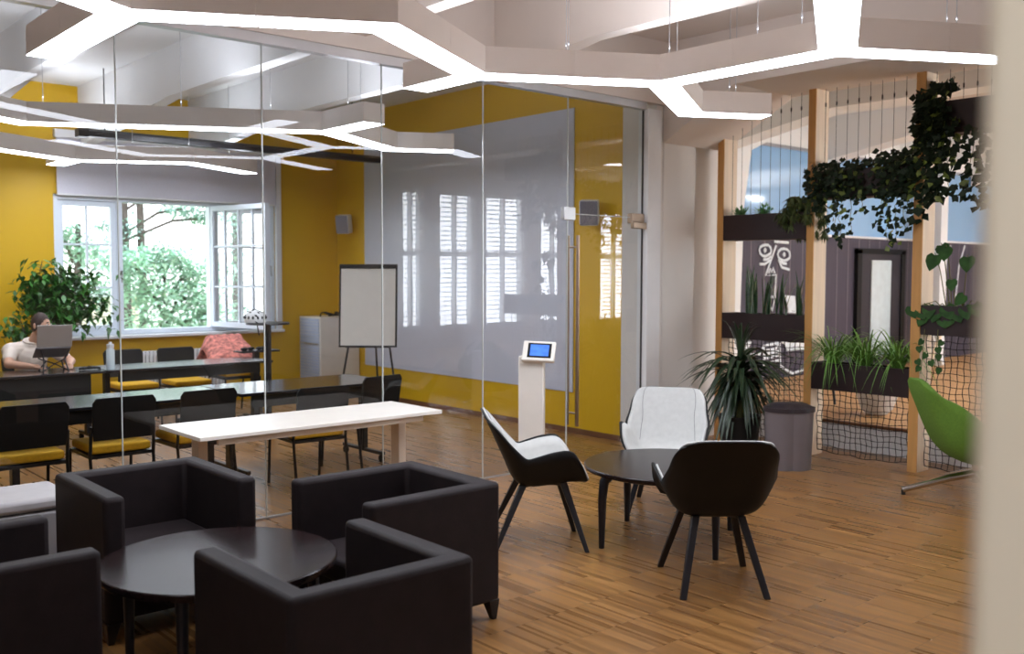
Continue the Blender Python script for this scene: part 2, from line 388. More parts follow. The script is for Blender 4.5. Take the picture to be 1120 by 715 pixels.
obj('blind_cassette', MB().box(3.34,6.08,W-.09,W-.01,3.16,3.25), M_trim, bl); obj('bottom_bar', MB().box(3.36,6.06,W-.055,W-.035,2.515,2.535), M_trim, bl)
struct('trim_51', MB().box(6.07, 6.14, W-.05, W+.01, .87, 3.16), M_trim)
# radiator
t = thing('radiator', 'white ribbed column radiator under the window sill', 'radiator', (4.65,W-.1,0))
f = MB()
for i in range(28): x = -.62+i*.046; f.box(x-.016,x+.016,-.05,.05,.17,.70)
f.box(-.64,.64,-.03,.03,.19,.23).box(-.64,.64,-.03,.03,.64,.68); obj('radiator_fins', f, M_trim, t, bev=.008)
obj('foot', MB().box(-.5,-.47,-.04,.04,0,.18), M_trim, t); obj('foot', MB().box(.47,.5,-.04,.04,0,.18), M_trim, t)
# board on the right wall
tag(obj('whiteboard', MB().box(R-.014,R-.003,7.02,10.94,.42,3.325), M_wbrd), 'huge glossy pale grey writing board covering the yellow side wall', 'whiteboard')
# projector screen case
t = thing('projector_screen_case', 'long black projector screen case hanging from the meeting room ceiling', 'screen case', (0,0,0))
prof = [(-.05,-.03),(.05,-.03),(.06,.02),(.03,.05),(-.03,.05),(-.06,.02)]
m = MB(); m.add([(x,10.42+y,3.07+z) for x in (3.3,6.9) for y,z in prof], [(0,1,2,3,4,5)[::-1],(6,7,8,9,10,11)]+[(i,(i+1)%6,(i+1)%6+6,i+6) for i in range(6)]); obj('case', m, M_blk2, t)
for x in (3.5, 6.5): obj('suspension_wire', MB().tube([(x,10.42,3.12),(x,10.42,CZ-.01)], .006, 6), M_blk2, t)
m = MB().box(3.22,3.32,10.36,10.48,3.03,3.11); obj('end_cap', m, M_blk, t)

# ------------------------------------------------------------------ honeycomb lamps
def lamp(name, label, z, nodes, edges, ends, wires, h=.16, w=.19, em=None):
    t = thing(name, label, 'ceiling lamp', (0,0,0)); hs = MB(); nb = {k: [] for k in nodes}
    for a, b in edges: nb[a].append(b); nb[b].append(a)
    dirn = lambda a, b: V((nodes[b][0]-nodes[a][0], nodes[b][1]-nodes[a][1])).normalized()
    ht = w/2
    def end_pts(a, b):     # left, node, right vertices at node a for arm a->b
        d = dirn(a, b); lf = V((-d.y, d.x)); P = V(nodes[a][:2])
        oth = [dirn(a, c) for c in nb[a] if c != b]
        if not oth: return [P+lf*ht, P-lf*ht]
        def corner(side):
            cand = [o for o in oth if side*(d.x*o.y-d.y*o.x) > .1]
            if cand: q = d+cand[0]; return P + q*w/sqrt(3)
            if any(abs(d.x*o.y-d.y*o.x) > .1 for o in oth):
                o = oth[0]; return P - (d+o)*w/sqrt(3)
            return P + lf*side*ht
        return [corner(1), P, corner(-1)]
    for a in nodes:
        df = MB(); ub = MB()
        for b in nb[a]:
            A = end_pts(a, b); Pm = (V(nodes[a][:2])+V(nodes[b][:2]))/2; d = dirn(a, b); lf = V((-d.y, d.x)); Pm = Pm - d*.0005
            poly = A + [Pm-lf*ht, Pm+lf*ht]          # left..right, then far right, far left
            poly2 = [(p.x, p.y) for p in poly]
            hs.prism(poly2[::-1] if False else poly2, z+.006, z+h)
            k = len(A); n_ = len(poly2)
            c = sum((V(p) for p in poly2), V((0,0)))/n_
            pd = [(x, y) for x, y in poly2[:-2]]+[(x-d.x*.004, y-d.y*.004) for x, y in poly2[-2:]]
            df.add([(x, y, z+.002) for x, y in pd], [tuple(range(n_))])
            ub.add([(c.x+(x-c.x)*.85, c.y+(y-c.y)*.85, z+h+.002) for x, y in poly2], [tuple(range(n_))])
        o = obj('diffuser', df, em or M_em, t, smooth=False)
        ob = obj('added_uplight', ub, em or M_em2, t, smooth=False)  # unseen glowing top face, added to brighten the ceiling
    obj('housing', hs, M_fix, t, smooth=False)
    for x, y in wires:
        wm = MB().tube([(x,y,z+h-.01),(x,y,CZ-.012)], .003, 5); wm.ell((x,y,z+h+.06), (.006,.006,.014), 8, 6); obj('suspension_wire', wm, M_alu, t)
    return t
L_ = 1.172; ax, ay = 3.618, 4.464; c30, s30 = cos(pi/6)*L_, L_/2
nd = dict(n3=(ax,ay), n2=(ax-c30,ay-s30), n1=(ax-2*c30,ay), e1=(ax-2*c30,ay+L_), n0=(ax-3*c30,ay-s30), e3=(ax,ay+L_/2), n4=(ax+c30,ay-s30), n4b=(ax+2*c30,ay), e4=(ax+2.5*c30,ay-s30/2),
          n5=(ax+c30,ay-s30-L_), n6=(ax+2*c30,ay-2*s30-L_), n7=(ax,ay-2*s30-L_), n8=(ax-c30,ay-s30-L_))
lamp('honeycomb_lamp', 'large white honeycomb ceiling lamp hanging in front of the glass wall', 2.8, nd,
     [('n3','n2'),('n2','n1'),('n1','e1'),('n1','n0'),('n3','e3'),('n3','n4'),('n4','n4b'),('n4b','e4'),('n4','n5'),('n5','n6'),('n5','n7'),('n7','n8')], None,
     [(4.633,3.83),(4.633,3.2),(4.1,4.16),(4.12,4.2),(5.1,4.15),(5.9,4.31),(5.95,4.29),(4.6,2.9),(5.2,2.4),(5.25,2.37),(2.1,4.15)])
bx, by = 4.172, 7.05
nd = dict(b1=(bx,by), be=(bx,by-L_*.58), b2=(bx+c30,by+s30), b3=(bx+1.5*c30,by+s30/2), b0=(bx-c30,by+s30), bb=(bx-2*c30,by+2*s30), bc=(bx-3*c30,by+s30))
lamp('honeycomb_lamp', 'white honeycomb ceiling lamp just behind the glass wall', 2.8, nd, [('b1','be'),('b1','b2'),('b2','b3'),('b1','b0'),('b0','bb'),('bb','bc')], None,
     [(bx,by-.3),(bx+.5,by+.3),(bx-1,by+.6),(bx-1.9,by+1.1),(bx-.4,by+.24)])
cx, cy = 4.25, 10.04
nd = dict(c2=(cx,cy), c1=(cx-c30,cy+s30), c0=(cx-c30,cy+s30+L_/2), c3=(cx+c30*.95,cy+s30*.95), cc=(cx-2*c30,cy), cd=(cx-3*c30,cy+s30))
lamp('honeycomb_lamp', 'small white honeycomb ceiling lamp in front of the roller blind', 2.8, nd, [('c2','c1'),('c1','c0'),('c2','c3'),('c1','cc'),('cc','cd')], None, [(cx,cy+.02),(cx-.5,cy+.29),(cx+.6,cy+.34)])

nd = dict(a=(-.6,-.5), b=(-.6-c30,-.5+s30), c=(-.6+c30,-.5+s30), d=(-.6,-.5-L_))
lamp('honeycomb_lamp', 'added unseen honeycomb lamp behind the view, brightening the near wall end', 2.8, nd, [('a','b'),('a','c'),('a','d')], None, [(-.6,-.5)])  # out-of-view lamp added to light the near wall end
fx, fy = 11.9, 2.5
nd = dict(a=(fx,fy), b=(fx-c30,fy+s30), c=(fx+c30,fy+s30), d=(fx+2*c30,fy), e=(fx+3*c30,fy+s30), f=(fx-2*c30,fy), g=(fx+4*c30,fy))
lamp('honeycomb_lamp', 'unseen white honeycomb lamp placed to brighten the room beyond the planted partition', 3.15, nd, [('a','b'),('a','c'),('c','d'),('b','f')], None, [(fx,fy)], em=M_em3)  # out of view; put in to brighten the far room and stripe the blue wall
nd = dict(a=(16.2,3.4), b=(16.2-c30,3.4-s30), c=(16.2+c30*.9,3.4-s30*.9), d=(16.2-2*c30,3.4))
lamp('honeycomb_lamp', 'added unseen honeycomb lamp brightening the far end beyond the planted partition', 3.15, nd, [('a','b'),('a','c'),('b','d')], None, [(16.2,3.4)], em=M_em3)  # another out-of-view lamp, added for more brightness in the far room

# ------------------------------------------------------------------ lounge: tub chairs
def tub_chair(label, loc, rz):
    t = thing('tub_armchair', label, 'armchair', loc, rz, 'tub armchairs around the low table')   # faces +y, 0.72 x 0.72
    a, b, th = .36, .36, .095
    U = [(-a,-b),(a,-b),(a,b),(a-th,b),(a-th,-b+th),(-a+th,-b+th),(-a+th,b),(-a,b)]
    obj('shell', MB().prism(U, .09, .66), M_tub, t, bev=.022, seg=3)
    obj('seat_cushion', MB().box(-a+th+.004,a-th-.004,-b+th+.004,b-.01,.24,.36), M_tub, t, bev=.03, seg=3)
    obj('seat_base', MB().box(-a+th,a-th,-b+th,b-.03,.10,.238), M_tub, t)
    for sx in (-1,1):
        for sy in (-1,1):
            m = MB().taper((sx*.325,sy*.325,.10),(sx*.335,sy*.335,0),(.033,.033),(.013,.013)); obj('leg', m, M_leg, t, bev=.004)
    return t
T1 = tub_chair('dark tub armchair facing the viewer, below the white table', (1.762,4.645,0), pi)
dup(T1, (2.582,3.785,0), pi/2, 'dark tub armchair with its back towards the black and white chairs')
dup(T1, (1.742,2.945,0), 0, 'nearest dark tub armchair, its back turned to the viewer')
dup(T1, (.775,3.855,0), -pi/2, 'dark tub armchair at the left edge, cut off by the frame')
t = thing('low_round_table', 'low round dark wooden table between the tub armchairs', 'table', (1.72,3.82,0))
obj('tabletop', MB().lathe([(.455,.41),(.482,.418),(.487,.43),(.487,.446),(.482,.45),(0,.45)], 64).lathe([(0,.41),(.455,.41)], 64), M_dwood, t)
for k in range(4):
    q = pi/4+k*pi/2; c, s_ = .40*cos(q), .40*sin(q); obj('leg', MB().tube([(c,s_,0),(c,s_,.41)], [.018,.026], 12), M_leg, t)

# ------------------------------------------------------------------ side table and bucket chairs
t = thing('side_table', 'round black side table between the black and white chairs', 'table', (4.632,3.795,0), radians(29))
obj('tabletop', MB().lathe([(0,.435),(.49,.435),(.518,.445),(.523,.455),(.523,.468),(.518,.472),(0,.472)], 64), M_dwood, t)
for k in range(4):
    q = k*pi/2+pi/4; c, s_ = cos(q)*.478, sin(q)*.478
    m = MB().tube([(c,s_,0),(c*.995,s_*.995,.30),(c*.97,s_*.97,.40),(c*.90,s_*.90,.437)], [.017,.026,.03,.036], 12); obj('leg', m, M_leg, t)
ST = [  # centre(x,z), corner y, edge(x,y,z)
    ((.255,.42),.19,(.272,.235,.43)), ((.21,.415),.235,(.235,.275,.52)), ((.15,.41),.25,(.165,.29,.615)), ((.05,.395),.25,(.06,.295,.615)),
    ((-.07,.388),.25,(-.05,.29,.585)), ((-.145,.425),.25,(-.095,.285,.575)), ((-.19,.52),.25,(-.13,.285,.60)), ((-.235,.62),.245,(-.195,.27,.665)),
    ((-.275,.71),.25,(-.255,.262,.735)), ((-.315,.79),.235,(-.305,.238,.785)), ((-.33,.82),.20,(-.325,.205,.803))]
def cr(a, b, c, d, t): return .5*((2*b)+(-a+c)*t+(2*a-5*b+4*c-d)*t*t+(-a+3*b-3*c+d)*t**3)
def stat(ST, t):
    n_ = len(ST)-1; i = min(int(t*n_), n_-1); u = t*n_-i
    fl = [list(s_[0])+[s_[1]]+list(s_[2]) for s_ in ST]
    p = [fl[max(i-1,0)], fl[i], fl[i+1], fl[min(i+2,n_)]]
    return [cr(p[0][k],p[1][k],p[2][k],p[3][k],u) for k in range(6)]
def surf_pt(ST, t, s_, sc=.82):
    cxx, cz, yb, ex, ey, ez = stat(ST, t); q = abs(s_); sg = 1 if s_ >= 0 else -1
    f = q; w = 2.6*2*f*(1-f); a0 = (1-f)**2; a2 = f*f; k = a0+w+a2; yb *= sc
    x = (a0*cxx+w*cxx+a2*ex)/k; y = (w*yb+a2*ey)/k; z = (a0*cz+w*cz+a2*ez)/k
    return V((x, sg*y, z))
def shell_mesh(ST, nt=36, ns=28, off=0., s_lim=1., t0=0., t1=1.):
    P = [[surf_pt(ST, t0+(t1-t0)*i/nt, -s_lim+2*s_lim*j/ns) for j in range(ns+1)] for i in range(nt+1)]
    mb = MB(); vs = []
    for i in range(nt+1):
        for j in range(ns+1):
            a = P[min(i+1,nt)][j]-P[max(i-1,0)][j]; b = P[i][min(j+1,ns)]-P[i][max(j-1,0)]
            nrm = b.cross(a); nrm = nrm.normalized() if nrm.length > 1e-9 else V((0,0,1))
            vs.append(P[i][j]+nrm*off)
    k = ns+1
    mb.add(vs, [(i*k+j, i*k+j+1, (i+1)*k+j+1, (i+1)*k+j) for i in range(nt) for j in range(ns)]); return mb
def solid(o, th, off): b = o.modifiers.new('Solidify', 'SOLIDIFY'); b.thickness = th; b.offset = off; return o
# which way the computed normal points (towards the sitter or away)
_n = shell_mesh(ST, off=.01).v[18*29+14]; _p = surf_pt(ST, .5, 0); SG = 1 if (V(_n)-_p).dot(V((.7,0,.7))) > 0 else -1
def bucket_chair(label, loc, rz):
    t = thing('bucket_armchair', label, 'chair', loc, rz, 'black and white bucket chairs')
    solid(obj('shell', shell_mesh(ST, off=-SG*.012), M_blk, t, ang=60), .012, 0)
    solid(obj('upholstery', shell_mesh(ST, off=SG*.002, s_lim=.985, t0=.0, t1=.965), M_pad, t, ang=60), .012, 0)
    sm = MB()
    for sg in (-1,1):
        sm.tube([surf_pt(ST, .5+.46*i/16, sg*(.5+.14*abs(i/16-.35))) + V((.008,0,.004)) for i in range(17)], .002, 5)
    obj('seam', sm, M_seam, t)
    fr = MB()
    for sy in (-1,1): fr.tube([(.14,sy*.13,.392),(.0,sy*.05,.385),(-.11,sy*.12,.378)], .016, 8)
    fr.box(-.05,.08,-.09,.09,.372,.396); obj('base_frame', fr, M_leg, t, bev=.004)
    for sy in (-1,1):
        obj('leg', MB().taper((.265,sy*.235,0),(.135,sy*.13,.40),(.013,.017),(.022,.020)), M_leg, t, bev=.004)
        obj('leg', MB().taper((-.285,sy*.215,0),(-.105,sy*.12,.385),(.013,.017),(.022,.020)), M_leg, t, bev=.004)
    return t
A = bucket_chair('black and white bucket chair seen from its side, left of the side table', (3.965,4.268,0), radians(-35.4))
dup(A, (5.235,4.32,0), radians(215), 'bucket chair showing its light grey front, behind the side table')
dup(A, (4.165,3.105,0), radians(50), 'bucket chair showing its black back, in front of the side table')

# green lounge chair
SG_ = [((.46,.36),.20,(.47,.25,.37)), ((.38,.33),.27,(.40,.31,.40)), ((.22,.29),.30,(.25,.345,.46)), ((.02,.265),.30,(.05,.35,.50)), ((-.14,.29),.29,(-.08,.335,.56)),
       ((-.25,.38),.27,(-.17,.30,.64)), ((-.33,.52),.235,(-.26,.245,.71)), ((-.39,.66),.20,(-.345,.205,.75)), ((-.435,.78),.19,(-.41,.185,.805)), ((-.452,.84),.14,(-.447,.14,.845)), ((-.458,.872),.08,(-.455,.08,.873))]
_n = shell_mesh(SG_, off=.01).v[18*29+14]; _p = surf_pt(SG_, .5, 0); G2 = 1 if (V(_n)-_p).dot(V((.7,0,.7))) > 0 else -1
t = thing('green_lounge_chair', 'green wool lounge chair on a chrome star base at the right edge', 'chair', (7.29,3.05,0), radians(-42))
solid(obj('shell', shell_mesh(SG_), M_green, t, ang=60), .045, 0)
obj('stem', MB().tube([(0,0,.10),(0,0,.27)], .03, 14), M_chrome, t)
for k in range(4):
    q = radians(178)+k*pi/2; c, s_ = cos(q), sin(q)
    lg = obj('leg', MB().tube([(0,0,.17),(c*.2,s_*.2,.13),(c*.54,s_*.54,.035)], [.03,.028,.022], 12), M_chrome, t)
    obj('glide', MB().tube([(c*.53,s_*.53,.0),(c*.53,s_*.53,.035)], .016, 10), M_blk, lg)

# kiosk
t = thing('tablet_kiosk', 'white tablet kiosk column standing before the glass wall', 'kiosk', (5.10,5.52,0), radians(-51))
# local -y faces viewer... column, tilted head with tablet
obj('base_plate', MB().box(-.135,.075,-.055,.055,0,.015), M_wlam, t)
obj('column', MB().box(-.13,.07,-.05,.05,.015,1.0), M_wlam, t, bev=.01)
TH = Matrix.Rotation(radians(48), 3, 'X') @ Matrix.Rotation(radians(3), 3, 'Y')
hd = obj('tablet_case', MB().obox((.03,-.03,1.035), (.255,.19,.035), TH), M_wlam, t, bev=.008)
n_ = TH @ V((0,0,1))
obj('bezel', MB().obox(V((.035,-.03,1.035))+n_*.018, (.185,.14,.004), TH), M_blk, hd)
obj('screen', MB().obox(V((.035,-.03,1.035))+n_*.0205, (.145,.108,.002), TH), M_screen, hd)

# printer at the left
t = thing('printer', 'light grey printer on the floor at the left edge, behind the tub armchairs', 'printer', (1.37,5.42,0), 0)
obj('body', MB().box(-.22,.19,-.22,.22,0,.43), M_print, t, bev=.015)
obj('lid', MB().box(-.225,.19,-.225,.225,.437,.50), mat('grey printer lid', (176,172,172), .5), t, bev=.02)
obj('paper_slot', MB().box(-.16,.02,-.226,-.2,.24,.36), M_blk, t)

# ------------------------------------------------------------------ bin and floor plant
t = thing('waste_bin', 'mauve grey double waste bin with dark lid beside the wooden post', 'bin', (7.105,4.53,0), radians(-40))
pl = []
for k in range(40):
    q = 2*pi*k/40; r = .205*(1-.10*cos(2*q)**8*0) ; x, y = .205*cos(q), .155*sin(q)
    pinch = 1-.14*math.exp(-(x/.03)**2); pl.append((x, y*pinch))
for nm, s0, s1, z0, z1, mt in (('bin_body', .93, 1.0, 0, .49, M_bin), ('bin_lid', 1.06, 1.06, .49, .525, M_binlid), ('lid_top', 1.02, .7, .525, .555, M_binlid)):
    m = MB(); n_ = 40; m.add([(x*s0,y*s0,z0) for x,y in pl]+[(x*s1,y*s1,z1) for x,y in pl], [tuple(range(n_))[::-1], tuple(range(n_,2*n_))]+[(i,(i+1)%n_,(i+1)%n_+n_,i+n_) for i in range(n_)])
    obj(nm, m, mt, t)
def arch(m, base, az, L, rise, width, k=9, droop=1.0):
    pts = []
    for i in range(k):
        u = i/(k-1); r = L*(u*.85+.1*u*u); z = rise*(1-(2.0*u*.8-.8)**2/.64) if rise else 0
        z = rise*(2.4*u - (1.4+droop)*u*u)
        pts.append((base[0]+cos(az)*r, base[1]+sin(az)*r, base[2]+z))
    m.blade(pts, width)
t = thing('dracaena', 'big dracaena with long drooping leaves in a dark pot beside the bin', 'plant', (7.09,5.02,0))
obj('pot', MB().lathe([(.15,0),(.18,.36),(.19,.40),(.17,.40),(.16,.36)], 28), M_blk, t)
obj('soil', MB().lathe([(0,.355),(.16,.355)], 28), M_soil, t)
obj('trunk', MB().tube([(0,0,.35),(.02,-.01,.6),(0,.0,.82)], [.03,.026,.022], 10), M_stem, t)
m = MB(); rnd = random.Random(3)
for i in range(60): arch(m, (rnd.uniform(-.02,.02), rnd.uniform(-.02,.02), rnd.uniform(.70,.86)), rnd.uniform(0,2*pi), rnd.uniform(.40,.66), rnd.uniform(.12,.24), rnd.uniform(.05,.08), 9, rnd.uniform(.6,2.4))
for i in range(90): arch(m, (rnd.uniform(-.02,.02), rnd.uniform(-.02,.02), rnd.uniform(.52,.76)), rnd.uniform(0,2*pi), rnd.uniform(.22,.46), rnd.uniform(.10,.15), rnd.uniform(.05,.08), 9, rnd.uniform(2.6,4.6))
for i in range(14): arch(m, (0,0,.85), rnd.uniform(0,2*pi), rnd.uniform(.1,.22), rnd.uniform(.28,.36), .034, 8, -.1)
obj('foliage', m, M_drac, t)

# ------------------------------------------------------------------ green partition
posts = [(5.71,5.78), (4.724,4.795), (3.727,3.807)]
for (y0, y1), lab in zip(posts, ('pale wooden partition post nearest the white column', 'pale wooden partition post just right of the waste bin', 'pale wooden partition post behind the green lounge chair')):
    t = thing('wooden_post', lab, 'post', (X0,(y0+y1)/2,0), 0, 'posts of the planted partition'); hw = (y1-y0)/2
    obj('post', MB().box(.012,.215,-hw,hw,0,3.29), M_postw, t); obj('front_edge', MB().box(0,.012,-hw,hw,0,3.29), M_poste, t)
bays = [(4.80,5.705), (3.812,4.719), (2.80,3.722)]
def planter(label, y0, y1, z0, z1):
    t = thing('planter_box', label, 'planter', (X0,(y0+y1)/2,z0), 0, 'brown planter boxes of the partition'); h, hy = z1-z0, (y1-y0)/2
    m = MB().box(0,.015,-hy,hy,0,h).box(.195,.21,-hy,hy,0,h).box(.015,.195,-hy,-hy+.015,0,h).box(.015,.195,hy-.015,hy,0,h).box(.015,.195,-hy+.015,hy-.015,0,.015)
    obj('box', m, M_plant, t, smooth=False); obj('soil', MB().box(.015,.195,-hy+.015,hy-.015,.015,h-.03), M_soil, t)
    if z1 > 2:
        for k in range(8):
            y = hy-.05-k*(2*hy-.1)/7.6; c = obj('hanging_cord', MB().tube([(.07,y,h-.03),(.07,y,3.288-z0)], .0022, 5), M_blk, t); obj('tensioner', MB().tube([(.07,y,3.13-z0),(.07,y,3.165-z0)], .0065, 8), M_blk, c)
    return t
planter('brown planter box above the chalk face, between first and second posts', *bays[0], 1.965, 2.207)
planter('brown planter box holding snake plants', *bays[0], 1.02, 1.267)
planter('brown planter box overgrown with dark ivy, between second and third posts', *bays[1], 2.31, 2.555)
planter('brown planter box holding spider plants above the net', *bays[1], .615, .855)
planter('topmost brown planter box at the right edge', *bays[2], 2.77, 3.03)
planter('brown planter box with large heart leaves behind the green chair', *bays[2], 1.15, 1.39)
XC = X0+.105
def spider(label, y, z, nl, L, seed, mt=None, grp='spider plants in the planter'):
    r = random.Random(seed); m = MB()
    for i in range(nl): arch(m, (XC+r.uniform(-.03,.03)-X0-.105, r.uniform(-.04,.04), 0), r.uniform(0,2*pi), r.uniform(.55,1)*L, r.uniform(.10,.24)*L/.36, r.uniform(.013,.021), 9, r.choice((-.1,.2,.5,1.0,1.8)))
    o = obj('spider_plant', m, mt or M_spid); o.location = (XC, y, z); return tag(o, label, 'plant', grp)
zb = .835
spider('leftmost spider plant in the planter above the net', 4.56, zb, 110, .50, 1)
spider('middle spider plant in the planter above the net', 4.26, zb, 110, .50, 2)
spider('right spider plant in the planter above the net, next to the third post', 3.96, zb, 110, .50, 4)
def snake(label, y, seed, hmax):
    r = random.Random(seed); m = MB()
    for i in range(9):
        x, yy = r.uniform(-.05,.05), r.uniform(-.05,.05); h = hmax*r.uniform(.65,1); lx, ly = r.uniform(-.05,.05), r.uniform(-.09,.09)
        m.blade([(x+lx*u*u, yy+ly*u*u, h*u) for u in (0,.2,.4,.6,.8,1)], .055)
    o = obj('snake_plant', m, M_snake); o.location = (XC, y, 1.235); return tag(o, label, 'plant', 'snake plants in a planter')
snake('tallest snake plant, at the left end of its planter', 5.47, 5, .52)
snake('snake plant second from the left in its planter', 5.27, 6, .44)
snake('snake plant second from the right in its planter', 5.09, 8, .44)
snake('snake plant at the right end of its planter, by the post', 4.90, 9, .46)
def bushy(label, y, z, seed):
    r = random.Random(seed); m = MB()
    for i in range(160):
        d = V((r.uniform(-.8,.8), r.uniform(-1,1), r.uniform(.2,1))).normalized(); p = d*r.uniform(.02,.11); p.x *= .6; m.leaf(p, d, .045, .016)
    o = obj('small_bushy_plant', m, M_fern); o.location = (XC, y, z); return tag(o, label, 'plant', 'small bushy plants')
bushy('small bright bushy plant near the first post', 5.58, 2.18, 1); bushy('small bright bushy plant in the middle of the upper planter', 5.32, 2.18, 2)
# olive drooping plant
r = random.Random(12); m = MB(); st = MB()
for i in range(28):
    az = r.uniform(0, 2*pi); L = r.uniform(.12,.3); pts = []
    for k in range(9):
        u = k/8; pts.append(V((cos(az)*L*.5*u-.06*u, sin(az)*L*.9*u, .58*u-.72*u*u*r.uniform(.8,1.1))))
    st.tube(pts, .003, 4)
    for p in pts[2:]:
        for q in range(8): m.leaf(p, (r.uniform(-.5,.5), r.uniform(-.5,.5), -r.uniform(.2,1)), r.uniform(.07,.11), .024)
t = thing('drooping_plant', 'olive drooping plant spilling from the upper planter beside the second post', 'plant', (XC-.03,4.86,2.21)); obj('foliage', m, M_olive, t); obj('stem', st, M_stem, t)
def ivy(label, strands, seed, dens=10, size=.065, cover=None, mt=None, mt2=None):
    r = random.Random(seed); m = MB(); m2 = MB(); st = MB()
    def lf(p, mm):
        mm.leaf(p, (r.uniform(-1,.2), r.uniform(-1,1), r.uniform(-1,.3)), size*r.uniform(.6,1.15), size*r.uniform(.6,1.0), .12, V((-1,r.uniform(-.4,.4),.35)).normalized())
    for (y, z, L, sw) in strands:
        pts = []; x = X0-.02; yy = y
        for k in range(int(L/.04)+2):
            pts.append(V((x-r.uniform(0,.035), yy, z-k*.04))); yy += r.uniform(-.012,.012)+sw
        if len(pts) > 1: st.tube(pts, .0025, 4)
        for p in pts:
            for q in range(dens//5): lf(p+V((r.uniform(-.04,.02),r.uniform(-.05,.05),r.uniform(-.03,.03))), m if r.random() > .13 else m2)
    if cover:
        y0, y1, z0, z1, n_ = cover
        for i in range(n_): lf(V((X0-r.uniform(-.03,.09), r.uniform(y0,y1), r.uniform(z0,z1))), m if r.random() > .1 else m2)
        for i in range(n_//3): lf(V((X0+r.uniform(0,.2), r.uniform(y0,y1), z1+r.uniform(-.02,.07))), m)
    t = thing('ivy', label, 'plant', (0,0,0), 0, 'trailing ivy of the partition')
    obj('leaves', m, mt or M_ivy, t); obj('young_leaves', m2, mt2 or M_ivy2, t); obj('stem', st, M_stem, t); return t
ivy('dark ivy covering the left half of its planter, two trails hanging', [(4.60,2.33,.18,0),(4.42,2.33,.42,.002),(4.36,2.33,.28,0),(4.50,2.33,.28,.0),(4.25,2.33,.14,0),(4.70,2.33,.12,0)], 21, 12, cover=(4.24,4.80,2.30,2.58,330))
ivy('dark ivy covering the right half of its planter beside the third post', [(4.02,2.33,.36,0),(3.95,2.33,.42,0),(4.06,2.33,.24,0),(3.88,2.33,.3,0),(3.84,2.33,.12,0)], 22, 12, cover=(3.80,4.16,2.30,2.62,260))
ivy('ivy cascading from the topmost planter over the third post', [(3.70,3.0,.85,.004),(3.62,3.0,.68,.0),(3.55,2.9,.60,.004),(3.50,2.85,.55,0),(3.66,3.0,.62,.008),(3.58,3.0,.4,0)], 23, 20, .085, cover=(3.55,3.78,2.72,3.14,150))
ivy('single ivy trail hanging at the right end of the topmost planter', [(3.30,2.76,.50,.0),(3.22,2.76,.55,0)], 24, 22, .085)
# heart-leaved plant
t = thing('heart_leaf_plant', 'large heart leaved climbing plant behind the green chair', 'plant', (XC,3.5,1.36)); r = random.Random(31); m = MB(); st = MB()
def heart(mb, p, d, s_, up):
    d = V(d).normalized(); sd = d.cross(V(up)).normalized(); nn = sd.cross(d); p = V(p)
    o = [(0,0),(.28,-.12),(.52,.1),(.5,.45),(.25,.8),(0,1.05),(-.25,.8),(-.5,.45),(-.52,.1),(-.28,-.12)]
    mb.add([p+d*.3*s_-nn*.06*s_]+[p+sd*a*s_+d*b*s_ for a,b in o], [(0,i,i+1) for i in range(1,10)]+[(0,10,1)])
for (y, z, ln, sz) in ((.24,.0,0,.10),(.31,.02,0,.11),(.16,.03,0,.11),(.09,.0,0,.11),(.02,.03,0,.12),(-.06,.0,0,.11),(-.13,.03,0,.11),(.20,-.05,0,.10),(.05,-.06,0,.10),(-.02,-.05,0,.10),(.12,.44,0,.13),(.07,.52,0,.11),(.03,.50,0,.11),(-.14,.42,0,.12),(-.02,.24,0,.09),(-.12,.12,0,.10),(-.2,.05,0,.11)):
    st.tube([(0,y*.5,0),(-.05,y*.8,z*.6+.05),(-.1,y,z+.02)], .004, 5); heart(m, (-.1,y,z), (-.25,r.uniform(-.7,.7),-1), sz, (-1,0,.5))
obj('leaves', m, M_philo, t); obj('stem', st, M_stem, t)
t = thing('hanging_plant', 'small plant hanging below the lower right planter in front of the net', 'plant', (XC-.12,3.62,1.15)); m = MB(); st = MB()
for k in range(2):
    y = k*.11-.05; st.tube([(0,y,.05),(-.02,y,-.15),(-.01,y+.02,-.32)], .003, 5)
    for q in range(5): heart(m, (-.02, y+r.uniform(-.05,.05), -.04-q*.055), (-.2,r.uniform(-.8,.8),-1), .055, (-1,0,.4))
obj('leaves', m, M_philo, t); obj('stem', st, M_stem, t)
# nets
def net(label, y0, y1, z0, z1, x=X0+.12, sp=.05):
    m = MB(); r = random.Random(int(y0*100)); ny = int((y1-y0)/sp); nz = int((z1-z0)/sp)
    P = lambda i, j: V((x+.012*sin(i*.7)+.008*sin(j*.9), y0+(y1-y0)*i/ny+.006*sin(j*1.7+i), z0+(z1-z0)*j/nz+.006*sin(i*1.3+j)-(.025*sin(pi*i/ny) if j < 2 else .01*sin(pi*i/ny))))
    for i in range(ny+1): m.tube([P(i,j) for j in range(nz+1)], .0035, 4)
    for j in range(nz+1): m.tube([P(i,j) for i in range(ny+1)], .0035 if j else .005, 4)
    o = obj('safety_net', m, M_net, smooth=False); return tag(o, label, 'net', 'black nets of the partition')
net('black square net under the snake plant planter', 4.81, 5.70, .06, 1.02)
net('black square net under the spider plant planter', 3.82, 4.715, .05, .615)
net('black square net beside the green chair, right of the third post', 2.81, 3.72, .05, 1.15)

